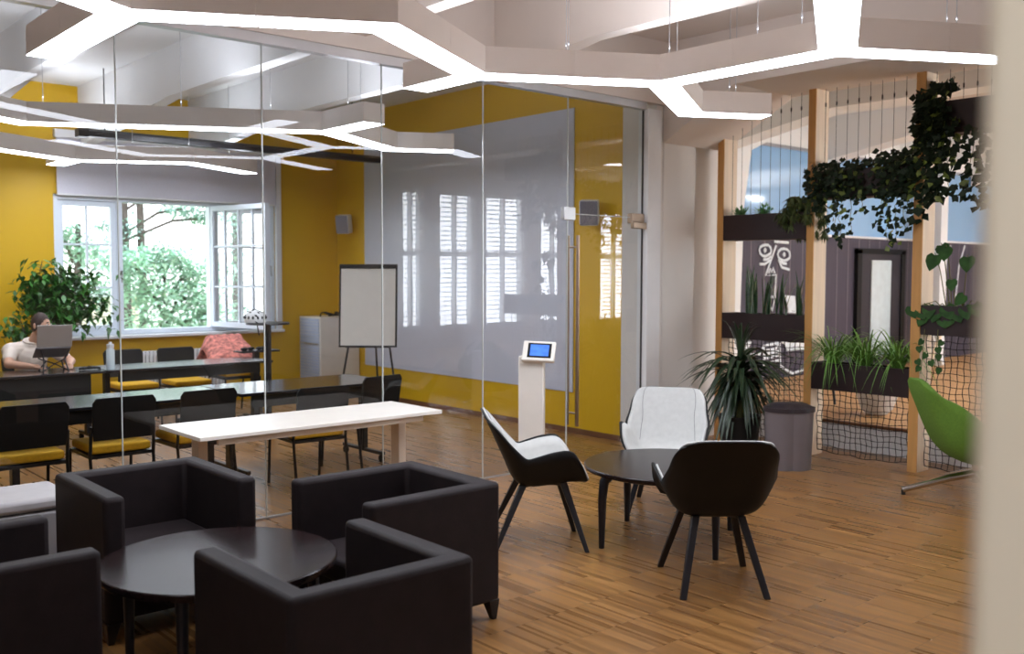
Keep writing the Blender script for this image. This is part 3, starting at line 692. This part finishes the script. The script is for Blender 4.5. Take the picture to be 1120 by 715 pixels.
# ------------------------------------------------------------------ far room contents
t = struct('door_2', MB().box(13.08,13.2,7.24,7.3,.25,2.0).box(14.4,14.52,7.24,7.3,.25,2.0).box(13.08,14.52,7.24,7.3,1.94,2.02), M_blk, smooth=False)
obj('door_panel', MB().box(13.2,14.4,7.26,7.295,.26,1.94), mat('dark door', (44,40,48), .5), t); obj('glass_panel', MB().box(13.5,14.08,7.245,7.265,.40,1.85), mat('door glass with painted reflection', (214,228,232), .06, coat=.6, spec=1), t)  # pale glass colour stands in for the reflected windows
chalk = [[(11.0,2.07),(11.34,2.06)],[(10.94,1.95),(10.92,1.91),(10.87,1.89),(10.81,1.87),(10.74,1.88),(10.69,1.91),(10.67,1.95),(10.69,1.99),(10.74,2.01),(10.8,2.02),(10.87,2.02),(10.92,1.99),(10.94,1.95)],
 [(10.82,1.95),(10.79,1.93),(10.78,1.95),(10.8,1.97),(10.82,1.95)],[(11.38,1.9),(11.37,1.86),(11.31,1.83),(11.24,1.82),(11.17,1.83),(11.11,1.86),(11.09,1.9),(11.11,1.94),(11.16,1.97),(11.23,1.98),(11.31,1.97),(11.36,1.94),(11.38,1.9)],
 [(11.26,1.9),(11.24,1.88),(11.22,1.9),(11.24,1.92),(11.26,1.9)],[(11.05,2.02),(10.82,1.62),(11.06,1.63),(11.04,1.35)],[(10.89,1.65),(10.92,1.71),(10.95,1.66),(10.99,1.72),(11.03,1.65)],[(10.68,1.77),(10.8,1.77),(10.92,1.82)],[(10.76,1.83),(10.85,1.83),(10.94,1.87)],
 [(11.11,1.83),(11.19,1.73),(11.37,1.7)],[(11.15,1.82),(11.22,1.78),(11.3,1.78)],[(10.85,1.34),(11.06,1.34)],[(11.27,1.34),(11.51,1.33),(11.54,1.13)],[(10.83,1.35),(11.04,1.34),(10.99,1.16),(10.88,1.28),(10.85,1.17)],[(11.31,1.33),(11.5,1.33),(11.54,1.12),(11.35,1.14)],
 [(10.29,.81),(10.27,.66),(10.42,.59),(10.73,.6),(10.8,.7)],[(10.32,.76),(10.52,.76),(10.39,.64)],[(10.81,.7),(11.15,.72),(11.1,.65),(10.81,.63),(10.85,.59),(11.15,.61),(11.17,.56),(10.82,.53),(10.84,.46),(11.18,.49)],[(10.81,.7),(10.82,.43)],[(11.17,.72),(11.2,.39)],
 [(11.22,.73),(11.78,.69)],[(11.34,.62),(11.79,.62)],[(11.2,.41),(11.49,.29),(11.8,.33)]]
fills = [[(10.30,.78),(10.52,.77),(10.40,.63),(10.28,.66)],[(11.24,.73),(11.78,.69),(11.77,.63),(11.35,.62)],[(11.30,1.32),(11.5,1.32),(11.53,1.14),(11.36,1.15)]]
for nm, lab, hi in (('chalk_face', 'white chalk drawing of a cubist face with round eyes on the dark planks', True), ('chalk_figure', 'white chalk drawing of a blocky body below the chalk face, partly behind the net', False)):
    m = MB()
    for s_ in chalk:
        if (sum(z for x, z in s_)/len(s_) > 1.1) == hi: m.tube([(x, 7.298, z) for x, z in s_], .019, 6)
    m.v = [(x, 7.288+(y-7.298)*.4, z) for x, y, z in m.v]
    for p in fills:
        if (p[0][1] > 1.1) == hi: at_xz(p, 7.282, 7.289, m)
    tag(obj(nm, m, M_chalk, smooth=False), lab, 'drawing')
m = MB().tube([(16.16,7.29,2.12),(16.0,7.29,1.85),(15.9,7.29,1.3)], .02, 6).tube([(16.7,7.29,2.13),(16.5,7.29,1.8),(16.4,7.29,1.25)], .02, 6); m.v = [(x, 7.288+(y-7.29)*.4, z) for x, y, z in m.v]
tag(obj('chalk_strokes', m, M_chalk), 'two curved white chalk strokes on the dark planks at far right', 'drawing')
m = MB().lathe([(.10,0),(.15,.05),(.22,.25),(.27,.46),(.25,.46),(.2,.25),(.10,.08)], 28); o = obj('tub_stool', m, M_trim); o.location = (9.0,4.75,.262); tag(o, 'white tapered tub stool on the wooden platform behind the net', 'stool')
t = thing('bar_stool', 'small dark stool on the wooden platform behind the second post', 'stool', (9.3,5.55,.252))
obj('seat', MB().lathe([(0,.43),(.17,.43),(.18,.445),(.17,.46),(0,.46)], 20), M_blk2, t)
for k in range(4): q = k*pi/2+.4; obj('leg', MB().tube([(cos(q)*.15,sin(q)*.15,0),(cos(q)*.10,sin(q)*.10,.435)], .014, 8), M_blk2, t)
t = thing('folding_trestle', 'pale wooden trestle with crossed legs standing on the platform at far right', 'trestle', (14.3,6.6,.252))
obj('leg', MB().tube([(-.3,0,.02),(.3,0,.75)], .03, 6), M_postw, t); obj('leg', MB().tube([(.3,.06,.02),(-.3,.06,.75)], .03, 6), M_trim, t); obj('rail', MB().box(-.35,.35,-.05,.1,.74,.78), M_postw, t)

# ------------------------------------------------------------------ meeting room furniture
t = thing('white_table', 'long white table pushed up against the glass wall', 'table', (3.10,5.55,0))
obj('tabletop', MB().box(-.85,.87,-.31,.30,.685,.71), M_wlam, t, bev=.004)
obj('apron', MB().box(-.72,.74,-.27,-.24,.645,.685).box(-.72,.74,.22,.25,.645,.685), M_wleg, t)
for x in (-.72,.72):
    lg = obj('leg', MB().box(x-.03,x+.03,-.05,.05,.03,.685), M_wleg, t, bev=.004); obj('foot', MB().box(x-.03,x+.03,-.27,.25,0,.03), M_wleg, lg, bev=.006)
def conf_chair(label, loc, rz, grp):
    t = thing('conference_chair', label, 'chair', loc, rz, grp)     # faces +y
    obj('seat', MB().box(-.205,.205,-.20,.23,.40,.46), M_yfab, t, bev=.018, seg=3)
    obj('seat_frame', MB().box(-.215,.215,-.21,.235,.372,.394), M_blk2, t)
    m = MB(); pr = [(-.20,.50,-.235),(.20,.50,-.235),(.21,.60,-.25),(.215,.76,-.275),(.19,.795,-.28),(-.19,.795,-.28),(-.215,.76,-.275),(-.21,.60,-.25)]
    m.add([(x,y-.009,z) for x,z,y in pr]+[(x,y+.009,z) for x,z,y in pr], [tuple(range(8)), tuple(range(8,16))[::-1]]+[((i+1)%8,i,i+8,(i+1)%8+8) for i in range(8)]); obj('backrest', m, M_blk, t, bev=.004)
    for sx in (-1,1):
        obj('leg', MB().tube([(sx*.215,.255,0),(sx*.215,.225,.385)], .0115, 8), M_blk2, t)
        obj('leg', MB().tube([(sx*.215,-.265,0),(sx*.215,-.205,.39),(sx*.213,-.235,.60)], .0115, 8), M_blk2, t)
    return t
g2 = 'chairs at the middle row of dark tables'
C0 = conf_chair('black and yellow conference chair at the left edge, back turned to the glass', (1.765,6.96,0), 0, g2)
C1 = dup(C0, (2.345,6.97,0), 0, 'black and yellow conference chair just left of the white table', g2)
dup(C0, (2.95,6.98,0), radians(1), 'conference chair behind the left half of the white table', g2)
dup(C0, (3.70,6.60,0), radians(-4), 'conference chair closest to the glass, its yellow seat seen under the white table', g2)
dup(C0, (4.40,6.95,0), radians(9), 'rightmost conference chair, behind the right end of the white table', g2)
g1 = 'chairs on the window side of the back row'
dup(C0, (3.765,10.50,0), pi, 'conference chair on the window side, behind the water bottle', g1)
dup(C0, (4.335,10.45,0), pi, 'conference chair on the window side in front of the radiator', g1)
dup(C0, (2.74,10.42,0), pi, 'conference chair in which the person with the laptop sits', g1)
def dark_table(label, x0, x1, y0, y1, grp, z=.71, ph=.10):
    t = thing('dark_table', label, 'table', ((x0+x1)/2,(y0+y1)/2,0), 0, grp); hx, hy = (x1-x0)/2, (y1-y0)/2
    obj('tabletop', MB().box(-hx,hx,-hy,hy,z-.025,z), M_dlam, t, bev=.003)
    obj('modesty_panel', MB().box(-hx+.12,hx-.12,-hy+.06,-hy+.08,z-.025-ph,z-.025), M_blk, t)
    for sx in (-1,1):
        x = sx*(hx-.08); lg = obj('leg', MB().box(x-.025,x+.025,-.04,.04,.07,z-.025), M_blk2, t, bev=.004)
        obj('foot', MB().obox((x,0,.075),(.04,2*hy-.1,.03), Matrix.Identity(3)), M_blk2, lg, bev=.006)
        for sy in (-1,1): obj('caster', MB().tube([(x-.015,sy*(hy-.08),.03),(x+.015,sy*(hy-.08),.03)], .03, 14), M_blk, lg)
    return t
dark_table('dark table of the middle row at the left edge', .10, 1.70, 6.95, 7.65, g2.replace('chairs at the ',''))
dark_table('dark table in the middle row, left of the joint with its neighbour', 1.71, 3.29, 6.95, 7.65, g2.replace('chairs at the ',''))
dark_table('dark table in the middle row ending below the flip chart', 3.31, 4.73, 6.93, 7.68, g2.replace('chairs at the ',''))
dark_table('dark back row table with the laptop on it', 1.5, 3.12, 9.40, 9.98, 'back row of dark tables', ph=.26)
dark_table('dark back row table in front of the radiator', 3.14, 4.86, 9.40, 9.98, 'back row of dark tables')
# bar table, helmet
t = thing('bar_table', 'tall black round bar table beside the back row', 'table', (4.63,9.06,0))
obj('tabletop', MB().lathe([(0,1.115),(.215,1.115),(.22,1.125),(.215,1.135),(0,1.135)], 40), M_blk2, t); obj('pole', MB().tube([(0,0,.02),(0,0,1.115)], .032, 16), M_blk2, t); obj('base', MB().lathe([(0,0),(.2,0),(.2,.012),(.04,.025),(0,.025)], 32), M_blk2, t)
t = thing('bike_helmet', 'white and black bicycle helmet lying on the bar table', 'helmet', (4.52,9.12,1.137), radians(20))
prof = [(.118,.0),(.122,.03),(.112,.07),(.085,.105),(.045,.125),(.0,.13)]
obj('helmet_shell', MB().lathe(prof, 24, sx=.8, sy=1.0), M_trim, t)
m = MB()
for k in range(-2,3):
    for yy in (-.065,0,.06):
        x = k*.032; z = .131*sqrt(max(.02,1-(x/.1)**2-(yy/.125)**2)); m.ell((x,yy,z-.004), (.009,.026,.012), 8, 6)
for k in range(14):
    q = 2*pi*k/14; m.ell((.093*cos(q),.116*sin(q),.05), (.008,.016,.018), 8, 6)
obj('vent', m, M_blk, t); obj('chin_strap', MB().tube([(-.08,-.08,.01),(-.12,-.14,0.006),(-.13,-.16,-.06),(-.12,-.165,-.12)], .006, 6), M_blk, t)
# towel chair, small table
t = dup(C0, (4.99,10.62,0), pi, 'conference chair covered by the red patterned cloth', g1); t.scale = (1,1,1.12)
m = MB(); r = random.Random(5); vs = []; nx = 16; pr = [(10.40,.62),(10.44,.70),(10.60,.78),(10.76,.84),(10.83,.895),(10.885,.905),(10.915,.88),(10.93,.7),(10.94,.5)]
for i in range(nx+1):
    for (y, z) in pr:
        u = i/nx; side = max(0, .14-u)*1.2; vs.append((4.71+.47*u-(z < .8)*side*.3+r.uniform(-.006,.006), y+.012*sin(i*1.3), z-(side if z > .7 else side*.5)+.008*sin(i*2.1)))
k = len(pr); m.add(vs, [(i*k+j,i*k+j+1,(i+1)*k+j+1,(i+1)*k+j) for i in range(nx) for j in range(k-1)])
tag(solid(obj('patterned_cloth', m, M_cloth), .006, 0), 'red patterned cloth draped over a chair by the window', 'cloth')
t = thing('small_side_table', 'small dark side table with black things on it, next to the bar table', 'table', (5.02,10.12,0))
obj('tabletop', MB().box(-.22,.24,-.12,.12,.745,.765), M_dlam, t, bev=.003); obj('leg', MB().box(-.03,.03,-.03,.03,.02,.745), M_blk2, t); obj('foot', MB().box(-.18,.18,-.12,.12,0,.02), M_blk2, t)
m = MB()
for (x, y, s_) in ((-.12,0,.05),(-.03,.02,.045),(.06,0,.04),(.12,.02,.035)): m.ell((x,y,.018), (s_,.035,.02), 12, 8)
o = obj('black_gloves', m, M_blk); o.location = (5.0,10.12,.766); tag(o, 'crumpled black gloves on the small side table', 'gloves')
# cabinet, cables
t = thing('tambour_cabinet', 'white cabinet with blueish shutter front in the corner', 'cabinet', (6.70,11.35,0))
obj('carcass', MB().box(-.29,.30,-.27,.28,0,1.06), M_wlam, t, bev=.004)
m = MB()
for i in range(24): m.box(-.302,-.29,-.24,.25,.06+i*.041,.06+i*.041+.037)
obj('shutter_door', m, mat('pale blue shutter', (186,198,222), .45, var=.02), t, bev=.003); obj('shutter_door_handle', MB().box(-.315,-.302,-.24,.25,.70,.712), M_alu, t)
r = random.Random(9); m = MB()
for k in range(7):
    p = V((-.2+.07*k*.6, -.2, .0)); pts = []
    for i in range(14): pts.append(p+V((.035*i*r.uniform(.7,1), .06*sin(i*.8+k), .012+.05*abs(sin(i*.5+k))*(1 if k < 3 else .5))))
    m.tube(pts, .009, 6)
o = obj('cable_tangle', m, M_blk); o.location = (6.62,11.3,1.062); tag(o, 'tangle of black cables on top of the cabinet', 'cables')
# flip chart
ax_ = atan2(-.441,.502); t = thing('flip_chart', 'flip chart easel with blank cream paper in front of the cabinet', 'flip chart', (6.03,9.35,0), ax_)
TL = Matrix.Rotation(radians(-6), 3, 'X')
b_ = obj('board', MB().obox((0,0,1.27), (.665,.02,.95), TL), M_blk, t, bev=.004); obj('paper', MB().obox((0,-.013,1.255), (.62,.006,.88), TL), M_paper, t); obj('clamp_bar', MB().obox((0,.035,1.715), (.64,.04,.04), TL), M_blk, t, bev=.005); obj('pen_tray', MB().obox((0,-.075,.80), (.5,.05,.015), TL), M_blk2, t)
for sx in (-1,1): obj('leg', MB().tube([(sx*.36,-.10,0),(sx*.24,.035,.78),(sx*.1,.10,1.68)], .012, 8), M_blk2, t)
obj('leg', MB().tube([(.04,.55,0),(.03,.12,1.66)], .012, 8), M_blk2, t)
# speakers
def speaker(label, y, z, rz):
    t = thing('wall_speaker', label, 'speaker', (R-.012,y,z), 0); Mx = Matrix.Rotation(rz, 3, 'Z') @ Matrix.Rotation(radians(-9), 3, 'Y'); c = Mx @ V((-.17,0,0))
    obj('bracket', MB().tube([(.012,0,0),(-.08,0,0)], .018, 8), M_spkw, t); cs = obj('speaker_case', MB().obox(c, (.13,.19,.25), Mx), M_spkw, t, bev=.02)
    obj('grille', MB().obox(c+Mx @ V((-.066,0,0)), (.01,.175,.235), Mx), M_spk, cs, bev=.004)
speaker('small grey wall speaker in the far corner above the flip chart', 11.30, 2.32, radians(30))
speaker('larger grey wall speaker beside the glass door handle', 6.77, 2.27, radians(38))

# ------------------------------------------------------------------ person with laptop
t = thing('person', 'person in a cream polo shirt sitting behind a silver laptop by the window', 'person', (2.74,10.42,0))
def Lp(*p): return V(p)-V((2.74,10.42,0))
m = MB()
hip, ch, nk = Lp(2.73,10.44,.605), Lp(2.70,10.30,.80), Lp(2.71,10.25,.96)
m.cap(hip,.13,ch,.14,16); m.cap(ch,.125,Lp(2.70,10.29,.88),.10,16); m.cap(Lp(2.70,10.28,.9),.06,Lp(2.74,10.19,1.04),.052,12)
hd = Lp(2.765,10.15,1.12); m.ell(hd, (.078,.095,.115), 20, 14); m.ell(hd+V((.03,-.035,-.05)), (.055,.055,.06), 14, 10)
m.cap(hd+V((.055,-.085,-.005)),.012,hd+V((.072,-.098,-.03)),.017,8)              # nose
for sx, sh in ((-1,Lp(2.515,10.29,.875)),(1,Lp(2.885,10.27,.875))):
    el_ = Lp(2.44,10.06,.765) if sx < 0 else Lp(3.0,10.04,.765); wr = Lp(2.60,9.88,.745) if sx < 0 else Lp(2.93,9.85,.745)
    m.cap(ch+V((0,0,.07)),.085,sh,.068); m.cap(sh,.056,el_,.043); m.cap(el_,.042,wr,.028)
    dv = (wr-el_).normalized(); hm = wr+dv*.05; m.cap(wr,.026,hm,.03)
    for k in range(4):
        off = V((-dv.y, dv.x, 0))*(k-1.5)*.02; m.cap(hm+off,.0095,hm+off+dv*(.045+.012*(k in (1,2)))+V((0,0,-.004)),.0085,8); m.cap(hm+off+dv*(.045+.012*(k in (1,2))),.0085,hm+off+dv*.085+V((0,0,-.014)),.008,8)
    m.cap(wr+dv*.015+V((-dv.y,dv.x,0))*.028*(-sx),.0095,wr+dv*.05+V((-dv.y,dv.x,0))*.052*(-sx),.0085,8)
k1, k2 = Lp(2.63,10.02,.545), Lp(2.86,10.03,.575)
m.cap(hip+V((-.08,-.03,0)),.085,k1,.06); m.cap(k1,.055,Lp(2.63,10.08,.10),.036); m.cap(Lp(2.63,10.08,.05),.035,Lp(2.62,9.95,.035),.03)
m.cap(hip+V((.08,-.03,.02)),.085,k2,.06); m.cap(k2,.055,Lp(2.72,9.78,.50),.036); m.cap(Lp(2.72,9.78,.50),.035,Lp(2.70,9.70,.46),.03)
bd = obj('body', m, M_skin, t); q = bd.modifiers.new('Remesh', 'REMESH'); q.mode = 'VOXEL'; q.voxel_size = .0065; q.use_smooth_shade = True
m = MB(); m.cap(hip+V((0,0,.03)),.142,ch,.152,16); m.cap(ch,.138,Lp(2.70,10.285,.905),.10,16)
for sh, el_ in ((Lp(2.515,10.29,.875),Lp(2.46,10.12,.79)),(Lp(2.885,10.27,.875),Lp(2.97,10.1,.79))): m.cap(ch+V((0,0,.07)),.098,sh,.08); m.cap(sh,.07,sh.lerp(el_,.85),.062)
sr = obj('polo_shirt', m, M_shirt, t); q = sr.modifiers.new('Remesh', 'REMESH'); q.mode = 'VOXEL'; q.voxel_size = .012; q.use_smooth_shade = True
obj('collar', MB().tube([Lp(2.70+.068*cos(a),10.262+.068*sin(a),.965-.02*sin(a+pi)) for a in [2*pi*i/20 for i in range(21)]], .012, 8), M_shirt, sr)
m = MB(); m.cap(hip,.148,hip+V((0,0,.02)),.148,16); m.cap(hip+V((-.08,-.03,0)),.10,k1,.072); m.cap(k1,.068,Lp(2.63,10.08,.16),.052); m.cap(hip+V((.08,-.03,.02)),.10,k2,.072); m.cap(k2,.068,Lp(2.74,9.82,.51),.05)
tr = obj('trousers', m, M_jean, t); q = tr.modifiers.new('Remesh', 'REMESH'); q.mode = 'VOXEL'; q.voxel_size = .012; q.use_smooth_shade = True
for a, b, d in ((Lp(2.63,10.07,.055),Lp(2.62,9.90,.04),V((0,0,-1))),(Lp(2.73,9.76,.49),Lp(2.68,9.62,.43),V((.6,-.2,-.7)))):
    sh = obj('shoe', MB().cap(a,.048,b,.038,14), M_shoe, t); obj('sole', MB().cap(a+d.normalized()*.034,.034,b+d.normalized()*.028,.03,12), M_trim, sh)
m = MB(); vs = []; nu, nv = 24, 12
for i in range(nv+1):
    th = pi*.64*i/nv
    for j in range(nu):
        a = 2*pi*j/nu; front = cos(a-radians(-52)); sc = 1.10; tt = th*(1-.45*max(0,front)); vs.append(hd+V((.078*sc*sin(tt)*cos(a)-.006,.095*sc*sin(tt)*sin(a)+.012,.115*sc*cos(tt)+.004)))
m.add(vs, [((i+1)*nu+j,(i+1)*nu+(j+1)%nu,i*nu+(j+1)%nu,i*nu+j) for i in range(nv) for j in range(nu)]); solid(obj('hair', m, M_hair, t), .012, -1)
F = V((.6,-.78,0)); Rr = V((.78,.6,0))
for s_ in (-1,1):
    e = obj('eye', MB().ell(hd+F*.086+Rr*s_*.03+V((0,0,.012)), (.010,.010,.006), 10, 8), M_trim, t); obj('iris', MB().ell(hd+F*.096+Rr*s_*.03+V((0,0,.011)), (.005,.005,.005), 8, 6), M_blk, e)
    obj('eyebrow', MB().tube([hd+F*.093+Rr*(s_*.045)+V((0,0,.03)),hd+F*.098+Rr*(s_*.02)+V((0,0,.034))], .005, 6), M_hair, t)
    obj('ear', MB().ell(hd+Rr*s_*.085-F*.012, (.014,.02,.03), 10, 8), M_skin, t)
obj('mouth', MB().tube([hd+F*.085+Rr*-.022+V((0,0,-.062)),hd+F*.093+V((0,0,-.06)),hd+F*.085+Rr*.022+V((0,0,-.062))], .005, 6), mat('lip', (176,104,94), .5), t)
m = MB()
for i in range(220):
    a = random.uniform(-1.5,1.5); z = random.uniform(-.115,-.03); dd = (F*cos(a)+Rr*sin(a)); p = hd+dd*(.082 if z > -.09 else .066)+V((.008,-.01,z)); m.leaf(p, dd+V((0,0,-1.5)), .022, .007)
obj('beard', m, M_hair, t)
# laptop on its stand
t = thing('laptop', 'open silver laptop raised on a folding stand on the back row table', 'laptop', (2.74,9.66,.71), radians(-6))
HL = Matrix.Rotation(radians(14), 3, 'X')
obj('lid', MB().obox((0,-.035,.335), (.305,.008,.215), HL), M_lap, t, bev=.003)
obj('base', MB().obox((-.01,.075,.175), (.305,.215,.016), Matrix.Rotation(radians(-27), 3, 'X')), M_lapd, t, bev=.003)
obj('keyboard', MB().obox((-.01,.08,.185), (.27,.10,.004), Matrix.Rotation(radians(-27), 3, 'X')), M_blk, t)
tag(o, o['label'], 'cables')
t = thing('laptop_stand', 'thin black folding stand under the silver laptop', 'laptop stand', (2.74,9.66,.71), radians(-6))
m = MB()
for sx in (-1,1): m.tube([(sx*.11,-.06,.0),(sx*.09,.02,.115),(sx*.12,-.03,.205)], .007, 6); m.tube([(sx*.11,.17,.0),(sx*.07,.05,.09),(sx*.12,.13,.12)], .007, 6)
m.tube([(-.11,-.06,.01),(0,.0,.07),(.11,.05,.115)], .006, 6); m.tube([(.11,-.06,.01),(0,0,.07),(-.11,.05,.115)], .006, 6); obj('stand_frame', m, M_blk2, t)
t = thing('water_bottle', 'translucent water bottle standing on the back row table', 'bottle', (3.20,9.50,.71))
obj('bottle', MB().lathe([(0,0),(.036,0),(.039,.01),(.039,.185),(.03,.205),(.03,.21)], 24), M_bott, t); obj('cap', MB().lathe([(.031,.205),(.033,.21),(.033,.245),(.0,.25)], 20).lathe([(.014,.25),(.014,.265),(0,.265)], 12), M_trim, t)
m = MB(); r = random.Random(4)
m.tube([(-.09,0,.012),(-.05,.03,.02),(0,.0,.015),(.05,.02,.018),(.10,-.01,.01)], .012, 8); m.tube([(-.06,-.02,.01),(0,.03,.03),(.06,.0,.01)], .008, 6); m.ell((-.05,.01,.015), (.035,.025,.014), 10, 8)
o = obj('headphones', m, M_blk); o.location = (3.03,9.58,.712); tag(o, 'small black headphones between the laptop and the water bottle', 'headphones')
# ficus
t = thing('ficus', 'leafy green ficus by the window behind the seated person', 'plant', (2.95,11.2,0))
obj('basket', MB().lathe([(.20,0),(.25,.3),(.27,.48),(.25,.48),(.24,.4)], 28), M_wick, t); obj('soil', MB().lathe([(0,.42),(.245,.42)], 28), M_soil, t)
st = MB(); m = MB(); r = random.Random(14)
tips = []
for k in range(30):
    a = r.uniform(0, 2*pi); hx = r.uniform(.05,.52); z = r.uniform(1.05,1.80); ex = V((cos(a)*hx+.26-.1*(z < 1.25), sin(a)*hx*.35-.12, z-.25*(hx > .45))); b0 = V((r.uniform(-.03,.03),r.uniform(-.03,.03),.42)); md = V((ex.x*.45,ex.y*.45,z*.82))
    pts = [b0, b0.lerp(md,.5)+V((0,0,.05)), md, ex]; st.tube(pts, [.012,.01,.007,.003], 6)
    for i in range(62):
        u = r.random(); p = md.lerp(ex, u)+V((r.gauss(0,.08),r.gauss(0,.05),r.gauss(0,.08)-.04*u)); m.leaf(p, (r.uniform(-1,1),r.uniform(-1,1),r.uniform(-1.4,.1)), r.uniform(.08,.12), r.uniform(.045,.065))
obj('stem', st, M_bark, t); obj('leaves', m, M_ficus, t)

# ------------------------------------------------------------------ outdoors
struct('ground', MB().box(-30,60,11.96,60,-2.2,-2.0), M_grass)
b_ = thing('house', 'pale ochre house facade seen through the open window', 'building', (10,30,-2))
obj('wall', MB().box(-2.6,1.0,0,3,0,2.9), M_build, b_); obj('roof', MB().box(-2.8,1.2,-.2,3.2,2.9,3.0), M_trim, b_)
def tree(label, x, y, h, cr_, trunks, clumps, mt, seed, n_=900):
    t = thing('tree', label, 'tree', (x,y,-2), 0, 'trees outside the window'); r = random.Random(seed); m = MB(); st = MB()
    for dx, lean in trunks: st.tube([(dx,0,0),(dx+lean*.4,0,h*.45),(dx+lean,0,h)], [.10,.085,.05], 10)
    for (cx_, cz_, rx, rz_) in clumps:
        st.tube([(trunks[0][0],0,cz_-.5),(cx_*.5,0,cz_-.1),(cx_,0,cz_)], .03, 5)
        for i in range(n_):
            p = V((r.gauss(0,.45)*rx, r.gauss(0,.5)*rx, r.gauss(0,.42)*rz_)); m.leaf(p+V((cx_,0,cz_)), (r.uniform(-1,1),r.uniform(-1,1),r.uniform(-.6,.3)), r.uniform(.09,.17), r.uniform(.04,.075))
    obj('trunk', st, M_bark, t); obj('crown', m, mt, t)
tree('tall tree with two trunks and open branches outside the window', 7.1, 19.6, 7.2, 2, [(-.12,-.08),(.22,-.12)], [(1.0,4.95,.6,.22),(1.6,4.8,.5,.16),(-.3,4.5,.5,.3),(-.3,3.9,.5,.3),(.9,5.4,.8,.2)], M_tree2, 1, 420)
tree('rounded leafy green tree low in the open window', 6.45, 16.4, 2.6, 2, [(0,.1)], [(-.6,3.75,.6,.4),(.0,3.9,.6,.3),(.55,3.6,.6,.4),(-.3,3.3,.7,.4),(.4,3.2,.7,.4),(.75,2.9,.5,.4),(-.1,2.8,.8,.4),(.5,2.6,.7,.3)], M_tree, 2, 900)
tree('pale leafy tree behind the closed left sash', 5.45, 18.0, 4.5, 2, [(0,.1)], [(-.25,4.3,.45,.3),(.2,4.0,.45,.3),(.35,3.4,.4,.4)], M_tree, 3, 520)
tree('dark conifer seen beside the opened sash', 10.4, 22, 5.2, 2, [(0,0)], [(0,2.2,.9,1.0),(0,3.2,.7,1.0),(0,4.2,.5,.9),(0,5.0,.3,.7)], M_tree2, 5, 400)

# ------------------------------------------------------------------ light, sky, camera
wd = bpy.data.worlds.new('World'); S.world = wd; wd.use_nodes = True; nt = wd.node_tree
bg = nt.nodes['Background']; tc = nt.nodes.new('ShaderNodeTexCoord'); sx = nt.nodes.new('ShaderNodeSeparateXYZ'); rp = nt.nodes.new('ShaderNodeValToRGB')
nt.links.new(tc.outputs['Generated'], sx.inputs[0]); nt.links.new(sx.outputs['Z'], rp.inputs[0]); nt.links.new(rp.outputs[0], bg.inputs[0])
rp.color_ramp.elements[0].color = (.95,.97,1,1); rp.color_ramp.elements[1].color = (.62,.78,1,1); bg.inputs[1].default_value = 3.6
def area(name, loc, rot, sx_, sy_, e, c=(1,1,1), portal=False):
    l = bpy.data.lights.new(name, 'AREA'); l.shape = 'RECTANGLE'; l.size = sx_; l.size_y = sy_; l.energy = e; l.color = c; l.cycles.is_portal = portal
    o = bpy.data.objects.new(name, l); COL.objects.link(o); o.location = loc; o.rotation_euler = rot; return o
area('window_portal', ((wx0+wx1)/2, W+.28, (wz0+wz1)/2), (radians(-90),0,0), wx1-wx0, wz1-wz0, 1, portal=True)
for a, b in wins: area('daylight', ((a+b)/2, -2.80, 1.88), (radians(90),0,0), b-a, 2.55, 150*(b-a), (.86,.93,1))

cam = bpy.data.cameras.new('Camera'); co = bpy.data.objects.new('Camera', cam); COL.objects.link(co); S.camera = co
f_, yaw, pit, rol, H = 1053.2985, .84972, .05628, .00254, 1.65
fw = V((cos(yaw)*cos(pit), sin(yaw)*cos(pit), -sin(pit))); rt = V((sin(yaw), -cos(yaw), 0)); up = rt.cross(fw)
rt2 = rt*cos(rol)+up*sin(rol); up2 = up*cos(rol)-rt*sin(rol)
mm = Matrix((rt2, up2, -fw)).transposed().to_4x4(); mm.translation = (0,0,H); co.matrix_world = mm
cam.sensor_width = 36; cam.lens = 36*f_/1120; cam.clip_start = .05; cam.clip_end = 200
cam.dof.use_dof = True; cam.dof.focus_distance = 5.6; cam.dof.aperture_fstop = 2.2
S.view_settings.view_transform = 'Standard'; S.view_settings.exposure = .12; S.view_settings.look = 'None'
